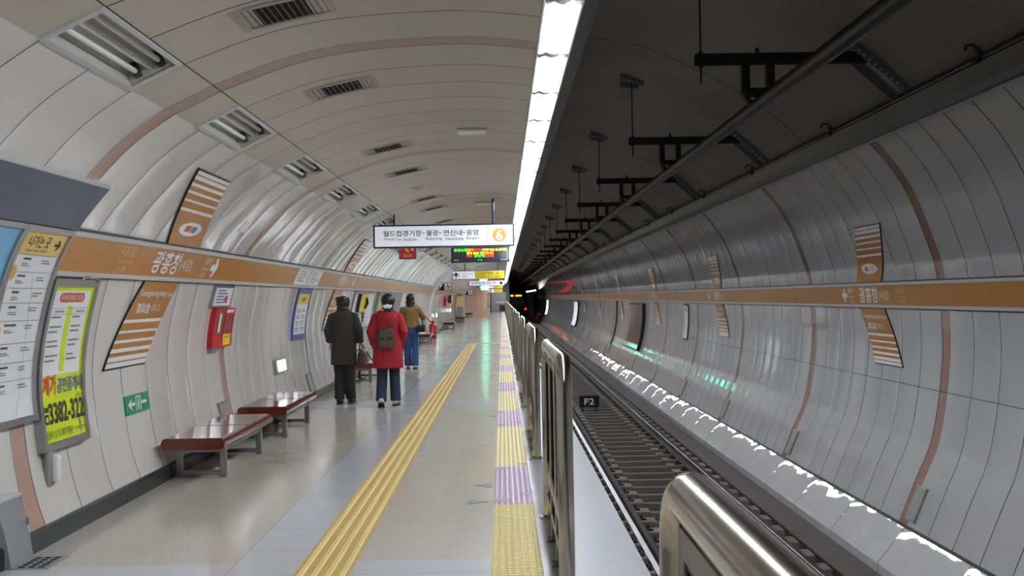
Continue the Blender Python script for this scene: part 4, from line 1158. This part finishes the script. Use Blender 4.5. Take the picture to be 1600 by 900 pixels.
# salmon pillar block at the platform end
t = thing('pillar', 'salmon clad block with rounded corner and framed panel at the platform end', 'pillar', (0, 0, 0))
pr = [(-3.3, 88.0), (-2.5, 88.0)]
x0b, x1b, yb0, yb1, rr = -3.3, -1.30, 88.0, 106.0, 1.1
pts = [(x0b, yb0)]
for k in range(9):
    a = -PI / 2 + PI / 2 * k / 8; pts.append((x1b - rr + rr * math.cos(a), yb0 + rr + rr * math.sin(a)))
pts += [(x1b, yb1), (x0b, yb1)]
v = [(x, y_, z) for z in (0, 2.45) for x, y_ in pts]; n_ = len(pts)
MB().add(v, [(i, (i + 1) % n_, n_ + (i + 1) % n_, n_ + i) for i in range(n_)], 0, False).add(v, [list(range(n_))[::-1], list(range(n_, 2 * n_))]).build('cladding', 'salmon', t)
MB().box(x1b, x1b + .06, 90.5, 97.5, .75, 2.0).build('panel_frame', 'darkgrey', t)
MB().box(x1b + .06, x1b + .065, 90.8, 97.2, .85, 1.9).build('framed_print', 'paleyellow', t)
# grey plant and doors at the end wall
t = thing('end_locker', 'grey steel locker unit across the far platform end', 'locker', (0, 0, 0))
MB().box(-1.25, .35, 114.5, 116.5, 0, 2.2).build('body', 'greypaint', t); MB().box(-.35, .35, 114.45, 114.5, .1, .75).build('opening', 'black', t); MB().box(-.75, .33, 114.45, 114.5, .95, 1.2).build('grille', 'bandgrey', t)

# ------------------------------------------------------------------ far wall fittings
def rpanel(name, label, cat, d0, d1, z0, z1, th, m_, face=None, marks=False):
    t = thing(name, label, cat, (0, 0, 0))
    mb = MB(); patch(mb, RW, RW.z(z0), RW.z(z1), d0, d1, 0, th, 10); mb.build('case', m_, t)
    if face:
        mb = MB(); patch(mb, RW, RW.z(z0) + .05, RW.z(z1) - .05, d0 + .06, d1 - .06, th, th + .004, 10); o_ = mb.build('face', face, t)
        if marks:
            global o
            L = MB(); o = th + .007
            wall_marks(L, RW, d1 - .06, RW.z(z1) - .16, disc2d(.28, 0, .10, .06), o, 1)
            for k in range(9): rows(L, RW, d1 - .06, RW.z(z1) - .3 - k * .08, 1, .12, d1 - d0 - .3, .05)
            L.build('lettering', ['greyink', 'blue'], o_)
    return t
rpanel('notice', 'narrow white notice on the far tiled wall beyond the second name sign', 'notice', 28.05, 28.75, .33, 1.33, .03, 'darkgrey', 'white', True)
rpanel('advertising_board', 'tall dark unlit advertising case on the far tiled wall', 'advertising case', 36.6, 40.4, -.42, 1.3, .12, 'iron', 'panelglass')
rpanel('advertising_board', 'slim distant bright advertising case on the far tiled wall', 'advertising case', 68, 71.5, -.44, 1.28, .12, 'iron', 'signwhite')
rpanel('advertising_board', 'farthest bluish lit advertising case on the far tiled wall', 'advertising case', 112, 116, -.4, 1.28, .1, 'navy', 'whitelight')
t = thing('wall_conduit', 'thin vertical dark conduit on the far tiled wall near the dark case', 'conduit', (0, 0, 0))
mb = MB(); mb.tube([RW.P(45.6, RW.z(-.6) + (RW.z(1.36) - RW.z(-.6)) * k / 12, .03) for k in range(13)], .035, 6); mb.build('pipe', 'darkgrey', t)
mb = MB(); patch(mb, RW, RW.z(-.75), RW.z(-.55), 45.3, 45.9, 0, .06, 2); mb.build('foot_plate', 'greyframe', t)
t = thing('signal_cabinet', 'black signal cabinet with a row of white lights at the tunnel mouth', 'cabinet', (0, 0, 0))
MB().box(3.5, 4.2, 138, 140, -1.49, 2.2).build('body', 'black', t)
for k in range(4): MB().box(3.2 + k * .35, 3.45 + k * .35, 136.9, 137.0, 2.25 + k * .05, 2.42 + k * .05).build('lamp_unit', 'whitelight', t)
MB().box(3.1, 4.7, 137, 137.3, 2.2, 2.6).build('lamp_arm', 'black', t)

# ------------------------------------------------------------------ departing train
t = thing('subway_train', 'dark subway train with red tail lamps far down the track', 'train', (TX, 152, -1.2))
pr = [(-1.5, .25), (1.5, .25), (1.56, 1.0), (1.56, 2.6), (1.40, 3.2), (.9, 3.55), (0, 3.68), (-.9, 3.55), (-1.40, 3.2), (-1.56, 2.6), (-1.56, 1.0)]
MB().prism(pr, 0, 30).build('car_body', 'trainbody', t)
mb = MB(); mb.prism([(x * .94, .35 + (z - .25) * .96) for x, z in pr], -.08, 0); mb.build('front_mask', 'trainblack', t)
MB().box(-1.2, -.1, -.10, -.08, 1.6, 2.75).build('windscreen', 'panelglass', t); MB().box(.1, 1.2, -.10, -.08, 1.6, 2.75).build('windscreen', 'panelglass', t)
MB().box(-1.2, -.75, -.11, -.08, 2.95, 3.15).build('number_display', 'ledorange', t); MB().box(-.45, .45, -.11, -.08, 2.95, 3.15).build('destination_display', 'ledorange', t)
for sx in (-1.15, 1.0): m = MB(); m.tube([(sx, -.14, 1.05), (sx, -.08, 1.05)], .17, 14); m.build('tail_lamp', 'taillight', t)
MB().box(-.25, .25, -.5, -.08, .35, .7, bev=.03).build('coupler', 'iron', t)
for yy in (3, 6, 22, 25):
    for sx in (-.752, .752):
        m = MB(); m.tube([(sx - .06, yy, .42), (sx + .06, yy, .42)], .42, 20); m.build('wheel', 'iron', t)
# ------------------------------------------------------------------ people (local frame: facing +y, feet on z = 0)
def fuse(o, vox, it=6, fac=.5):
    r = o.modifiers.new('fuse', 'REMESH'); r.mode = 'VOXEL'; r.voxel_size = vox; r.use_smooth_shade = True
    s = o.modifiers.new('smooth', 'SMOOTH'); s.iterations = it; s.factor = fac
    return o
def hand(mb, wrist, d, palm_n, curl, left):
    """palm, four unequal bent fingers and a thumb leaving the side of the palm"""
    wrist = Vector(wrist); d = Vector(d).normalized(); nrm = Vector(palm_n).normalized(); side = d.cross(nrm).normalized() * (1 if left else -1)
    mb.tube([wrist - d * .02, wrist + d * .03, wrist + d * .085], [.024, .030, .032], 10, sx=.55)
    for k, (L, off) in enumerate(((.070, .027), (.078, .009), (.073, -.009), (.058, -.026))):
        b = wrist + d * .078 + side * off; p = [b]; dirv = d.copy()
        for seg in (.45, .32, .23):
            dirv = (dirv + nrm * curl * (.9 if seg > .4 else 1.2)).normalized(); p.append(p[-1] + dirv * L * seg)
        mb.tube(p, [.0095, .009, .008, .0065], 8)
    b = wrist + d * .03 + side * .026
    mb.tube([b, b + d * .03 + side * .018, b + d * .058 + side * .02 + nrm * .016 * (1 + curl)], [.012, .010, .008], 8)
def head(mb, c, s=1.0):
    x, y, z = c
    mb.ell((x, y - .005, z + .02), (.077 * s, .095 * s, .105 * s)); mb.ell((x, y + .035, z - .045), (.055 * s, .058 * s, .065 * s))   # skull, jaw
    mb.tube([(x, y + .088, z + .012), (x, y + .108, z - .018), (x, y + .092, z - .028)], [.009, .015, .010], 8)     # nose
    mb.ell((x, y + .082, z - .052), (.024, .012, .009)); mb.ell((x, y + .078, z - .085), (.022, .018, .016))         # lips, chin
    for sx in (-1, 1):
        mb.ell((x + sx * .078, y - .005, z - .005), (.012, .022, .032)); mb.ell((x + sx * .03, y + .082, z + .028), (.022, .010, .007))   # ears, brows
def eyes(c, parent):
    for sx in (-1, 1):
        m = MB(); m.ell((c[0] + sx * .030, c[1] + .080, c[2] + .012), .0125, 0); m.ell((c[0] + sx * .030, c[1] + .0885, c[2] + .012), .006, 1, 8)
        m.build('eye', ['white', 'black'], parent)
def leg(mb, hip, knee, ankle, r=(.085, .06, .042)):
    hip, knee, ankle = Vector(hip), Vector(knee), Vector(ankle)
    mb.tube([hip, hip.lerp(knee, .5), knee, knee.lerp(ankle, .35), ankle], [r[0], (r[0] + r[1]) / 2 + .005, r[1], r[1] + .002, r[2]], 14)
def foot(mb, ankle, pitch=0.0, yaw=0.0):
    a = Vector(ankle); R = Euler((pitch, 0, yaw)).to_matrix()
    def q(v): return a + R @ Vector(v)
    mb.tube([q((0, -.05, -.03)), q((0, .03, -.045)), q((0, .11, -.055)), q((0, .17, -.06))], [.036, .042, .044, .030], 12, sx=.8)
def shoe(name, ankle, m_, parent, pitch=0.0, yaw=0.0):
    a = Vector(ankle); R = Euler((pitch, 0, yaw)).to_matrix()
    def q(v): return a + R @ Vector(v)
    mb = MB()
    mb.tube([q((0, -.075, -.04)), q((0, -.05, -.04)), q((0, .03, -.045)), q((0, .12, -.055)), q((0, .19, -.062)), q((0, .20, -.064))], [.030, .046, .050, .052, .040, .015], 14, sx=.85)
    mb.tube([q((0, -.01, .04)), q((0, -.01, -.03))], [.046, .05], 12)
    o = fuse(mb.build(name, m_, parent), .008, 4)
    s = MB()
    out = [(-.04, -.085), (.04, -.085), (.048, .03), (.05, .12), (.035, .19), (0, .215), (-.035, .19), (-.05, .12), (-.048, .03)]
    v = [q((x, y, z)) for z in (-.098, -.080) for x, y in out]; n = len(out)
    s.add(v, [(i, (i + 1) % n, n + (i + 1) % n, n + i) for i in range(n)]); s.add(v, [list(range(n))[::-1], list(range(n, 2 * n))])
    s.build('sole', 'ink', o)
    return o
def body(parent, hc, sh, hips, knees, ankles, elbows, wrists, hands, pitches, yaws=(0, 0)):
    """one continuous surface: head, neck, trunk, arms, hands, legs and feet"""
    mb = MB(); head(mb, hc)
    zs = sh; x0 = hips[0][0] / 2 + hips[1][0] / 2
    mb.tube([(hc[0], hc[1] - .01, hc[2] - .05), (x0, -.015, zs - .01)], [.052, .062], 12)
    mb.loft([(x0, 0, hips[0][2] - .07, .12, .09), (x0, 0, hips[0][2], .16, .115), (x0, .0, hips[0][2] + .17, .135, .095), (x0, 0, zs - .18, .165, .11), (x0, -.01, zs - .06, .17, .095), (x0, -.012, zs, .09, .07)], 18)
    for k, sx in enumerate((-1, 1)):
        s = Vector((x0 + sx * .185, -.01, zs - .065)); e = Vector(elbows[k]); w_ = Vector(wrists[k])
        mb.tube([Vector((x0 + sx * .10, -.01, zs - .05)), s, s.lerp(e, .5), e, e.lerp(w_, .4), w_], [.055, .056, .048, .041, .039, .027], 12)
        d, nrm, curl = hands[k]; hand(mb, w_, d, nrm, curl, sx < 0)
        leg(mb, hips[k], knees[k], ankles[k]); foot(mb, ankles[k], pitches[k], yaws[k])
    o = fuse(mb.build('body', 'skin', parent), .0075, 3)
    return o
def sleeve(mb, x0, zs, sx, e, w_, r=(.085, .075, .066, .062)):
    s = Vector((x0 + sx * .175, -.01, zs - .075)); e = Vector(e); w_ = Vector(w_)
    mb.tube([Vector((x0 + sx * .06, -.01, zs - .05)), s, s.lerp(e, .5), e, e.lerp(w_, .5), w_], [.075, r[0], r[1], r[1], r[2], r[3]], 16)
def trouser(mb, hip, knee, ankle, r=(.105, .082, .075)):
    hip, knee, a = Vector(hip), Vector(knee), Vector(ankle)
    mb.tube([hip, hip.lerp(knee, .5), knee, knee.lerp(a, .5), a - Vector((0, 0, .025))], [r[0], r[0] - .01, r[1], (r[1] + r[2]) / 2, r[2]], 16)

# --- person in the charcoal coat
t = thing('person', 'person in charcoal knee-length coat and dark trousers walking away, brown bag in right hand', 'person', (-2.47, 15.9, 0), (0, 0, -.05))
hc = (.0, .02, 1.53); zs = 1.415
el = [(-.245, -.03, 1.14), (.25, -.04, 1.14)]; wr = [(-.225, .05, .935), (.25, .05, .925)]
hip = [(-.09, 0, .86), (.09, 0, .86)]; kn = [(-.08, .05, .47), (.08, .03, .47)]; an = [(-.075, -.02, .10), (.085, .08, .10)]
b = body(t, hc, zs, hip, kn, an, el, wr, [((0, .1, -1), (1, 0, 0), .5), ((0, .1, -1), (-1, 0, 0), 1.2)], (0, 0), (.05, -.05))
eyes(hc, b)
m = MB(); m.loft([(0, -.01, .605, .205, .155), (0, -.01, .64, .205, .155), (0, 0, .9, .195, .145), (0, 0, 1.1, .178, .135), (0, -.005, 1.28, .19, .135), (0, -.012, 1.38, .165, .11), (0, -.015, 1.435, .075, .075)], 24)
sleeve(m, 0, zs, -1, el[0], (-.228, .04, .955), (.075, .062, .057, .056)); sleeve(m, 0, zs, 1, el[1], (.253, .04, .945), (.075, .062, .057, .056))
m.ell((0, -.085, 1.36), (.115, .055, .085)); m.tube([(-.09, .03, 1.42), (-.06, -.06, 1.435), (.06, -.06, 1.435), (.09, .03, 1.42)], .038, 10)
o = fuse(m.build('coat', 'coatdark', t), .011, 5)
m = MB(); m.tube([(0, -.168, .61), (0, -.165, .80)], .004, 6); m.build('back_vent', 'trousers', o)
m = MB(); [trouser(m, hip[k], kn[k], an[k], (.105, .085, .08)) for k in (0, 1)]; fuse(m.build('trousers', 'trousers', t), .011, 4)
for k in (0, 1): shoe('shoe', an[k], 'shoe', t, 0, (.05, -.05)[k])
m = MB(); m.ell((0, -.012, 1.56), (.108, .115, .112)); m.ell((0, -.045, 1.47), (.098, .07, .07)); m.ell((0, .05, 1.60), (.085, .06, .055)); [m.ell((.07 * math.cos(k), -.03 + .05 * math.sin(k), 1.60 + .03 * math.sin(3 * k)), (.045, .05, .05)) for k in range(6)]; fuse(m.build('hair', 'hair', t), .009, 3)
bg = thing('handbag', 'brown leather handbag hanging from the right hand of the person in charcoal coat', 'bag', (-2.47 + .285, 15.93, .60))
m = MB(); m.loft([(0, 0, 0, .07, .13), (0, 0, .03, .085, .15), (0, 0, .16, .075, .145), (0, 0, .235, .035, .135), (0, 0, .25, .02, .12)], 18); m.build('pouch', 'bagbrown', bg)
for sx in (-.03, .03):
    m = MB(); m.tube([(sx, -.09, .22), (sx * .6 - .02, -.05, .30), (-.028, .02, .335), (sx * .6 - .02, .08, .29), (sx, .10, .22)], .009, 8); m.build('handle', 'bagbrown', bg)
m = MB(); m.tube([(.0, -.14, .235), (0, .13, .235)], .008, 6); m.build('zip', 'gold', bg)
m = MB(); m.tube([(.06, .05, .20), (.10, .08, .10), (.16, .09, .04), (.24, .08, .02)], .011, 8); m.build('shoulder_strap', 'bagbrown', bg)

# --- person in the red coat
t = thing('person', 'person in long red hooded coat and dark jeans walking away, hands in pockets', 'person', (-1.735, 15.4, 0), (0, 0, .03))
hc = (.015, .04, 1.545); zs = 1.40
el = [(-.245, -.06, 1.12), (.245, -.06, 1.12)]; wr = [(-.195, .06, .93), (.195, .06, .93)]
hip = [(-.09, 0, .84), (.09, 0, .84)]; kn = [(-.09, .02, .46), (.09, .09, .46)]; an = [(-.095, -.16, .125), (.10, .10, .10)]
b = body(t, hc, zs, hip, kn, an, el, wr, [((.3, .3, -1), (1, 0, 0), .4), ((-.3, .3, -1), (-1, 0, 0), .4)], (-.45, 0), (.08, -.12))
eyes(hc, b)
m = MB(); m.loft([(0, -.01, .575, .235, .18), (0, -.01, .61, .235, .18), (0, 0, .85, .218, .165), (0, 0, 1.08, .192, .15), (0, -.01, 1.26, .195, .145), (0, -.015, 1.36, .165, .12), (0, -.015, 1.42, .085, .085)], 24)
sleeve(m, 0, zs, -1, el[0], (-.205, .04, .93), (.080, .068, .062, .06)); sleeve(m, 0, zs, 1, el[1], (.205, .04, .93), (.080, .068, .062, .06))
m.ell((0, -.10, 1.33), (.15, .07, .10)); m.tube([(-.11, .05, 1.40), (-.10, -.06, 1.405), (0, -.115, 1.39), (.10, -.06, 1.405), (.11, .05, 1.40)], .045, 10)
o = fuse(m.build('coat', 'coatred', t), .011, 5)
for sx in (-1, 1):
    m = MB(); m.box(sx * .205 - .04, sx * .205 + .04, .03, .075, .86, .98, bev=.015); m.build('pocket', 'coatred', o)
m = MB(); [trouser(m, hip[k], kn[k], an[k], (.10, .08, .082)) for k in (0, 1)]; fuse(m.build('jeans', 'denimdark', t), .011, 4)
shoe('shoe', an[0], 'shoelight', t, -.45, .08); shoe('shoe', an[1], 'shoelight', t, 0, -.12)
m = MB(); m.ell((.015, .01, 1.585), (.108, .116, .112)); m.ell((.015, -.03, 1.49), (.09, .075, .07)); m.ell((.015, .06, 1.62), (.078, .055, .055)); m.ell((.015, -.10, 1.44), (.062, .05, .075))
hr = fuse(m.build('hair', 'hair', t), .009, 3)
m = MB()
for k, (dx, dz) in enumerate(((-.045, .0), (.0, .012), (.045, .0), (.025, -.014), (-.025, -.014))): m.ell((.015 + dx, -.145, 1.50 + dz), (.028, .022, .022))
fuse(m.build('hair_tie', 'white', hr), .006, 2)
bp = thing('backpack', 'small olive brown backpack on the back of the red coat', 'bag', (-1.735, 15.21, .88), (0, 0, .03))
m = MB()
m.loft([(0, 0, 0, .115, .05), (0, 0, .02, .13, .065), (0, 0, .18, .128, .065), (0, .01, .26, .115, .05), (0, .015, .29, .08, .03)], 20); m.build('pouch', 'bagolive', bp)
m = MB(); m.box(-.10, .10, -.078, -.05, .15, .275, bev=.02); o = m.build('flap', 'bagolive', bp)
m = MB(); m.box(-.018, .018, -.084, -.076, .14, .165, bev=.003); m.build('buckle', 'steelbrush', o)
m = MB(); m.box(-.085, .085, -.085, -.05, .025, .125, bev=.018); m.build('front_pocket', 'bagolive', bp)
m = MB(); m.tube([(.0, .0, .28), (.05, .02, .36), (.085, .05, .46), (.11, .12, .515), (.12, .22, .51)], .013, 8); m.build('strap', 'bagolive', bp)

# --- person in the tan jacket
t = thing('person', 'person with long black hair, tan jacket and blue jeans, right hand raised to the face', 'person', (-2.12, 23.6, 0), (0, 0, .05))
hc = (.0, .03, 1.57); zs = 1.43
el = [(-.245, .0, 1.16), (.29, .06, 1.17)]; wr = [(-.22, .16, 1.02), (.20, .21, 1.36)]
hip = [(-.09, 0, .90), (.085, 0, .90)]; kn = [(-.085, .05, .49), (.09, .01, .49)]; an = [(-.08, .10, .10), (.09, -.06, .10)]
b = body(t, hc, zs, hip, kn, an, el, wr, [((.2, .6, -.4), (1, 0, 0), .5), ((-.5, .0, .85), (-.5, -.4, 0), .5)], (0, 0), (.05, -.05))
eyes(hc, b)
m = MB(); m.loft([(0, 0, .945, .175, .13), (0, 0, .97, .18, .135), (0, 0, 1.12, .175, .13), (0, -.005, 1.29, .20, .135), (0, -.012, 1.39, .165, .11), (0, -.012, 1.45, .075, .075)], 24)
sleeve(m, 0, zs, -1, el[0], (-.225, .14, 1.04), (.08, .07, .06, .055)); sleeve(m, 0, zs, 1, el[1], (.21, .20, 1.33), (.08, .07, .06, .055))
fuse(m.build('jacket', 'jacket', t), .011, 5)
m = MB(); m.ell((-.09, -.07, 1.385), (.10, .06, .06)); m.ell((.09, -.07, 1.385), (.10, .06, .06)); m.ell((0, -.11, 1.35), (.10, .05, .07)); fuse(m.build('fur_collar', 'fur', t), .011, 3)
m = MB(); [trouser(m, hip[k], kn[k], an[k], (.10, .08, .085)) for k in (0, 1)]; m.loft([(0, 0, .84, .15, .12), (0, 0, .96, .165, .125)], 18); fuse(m.build('jeans', 'denim', t), .011, 4)
for k in (0, 1): shoe('shoe', an[k], 'shoelight', t, 0, (.05, -.05)[k])
m = MB(); m.ell((0, .0, 1.61), (.106, .116, .112)); m.ell((0, -.03, 1.52), (.112, .085, .09)); m.loft([(.0, -.085, 1.34, .05, .025), (0, -.075, 1.40, .10, .045), (0, -.05, 1.50, .10, .06), (0, -.03, 1.58, .09, .07)], 18); m.ell((0, .055, 1.645), (.075, .055, .055)); fuse(m.build('hair', 'hair', t), .009, 3)
cb = thing('camera_bag', 'small black camera bag at the right hip of the person in tan jacket', 'bag', (-2.12 + .25, 23.50, .84))
m = MB(); m.box(-.09, .09, -.06, .06, 0, .16, bev=.025); m.build('pouch', 'black', cb)
m = MB(); m.box(-.092, .092, -.064, .03, .10, .17, bev=.02); m.build('flap', 'darkgrey', cb)
m = MB(); m.tube([(-.04, .06, .15), (-.12, .14, .36), (-.22, .16, .50), (-.30, .10, .62)], .012, 8); m.build('strap', 'black', cb)
m = MB(); m.tube([(.05, -.04, .16), (.03, -.05, .22), (.02, -.05, .30)], .012, 8); m.build('grip', 'black', cb)
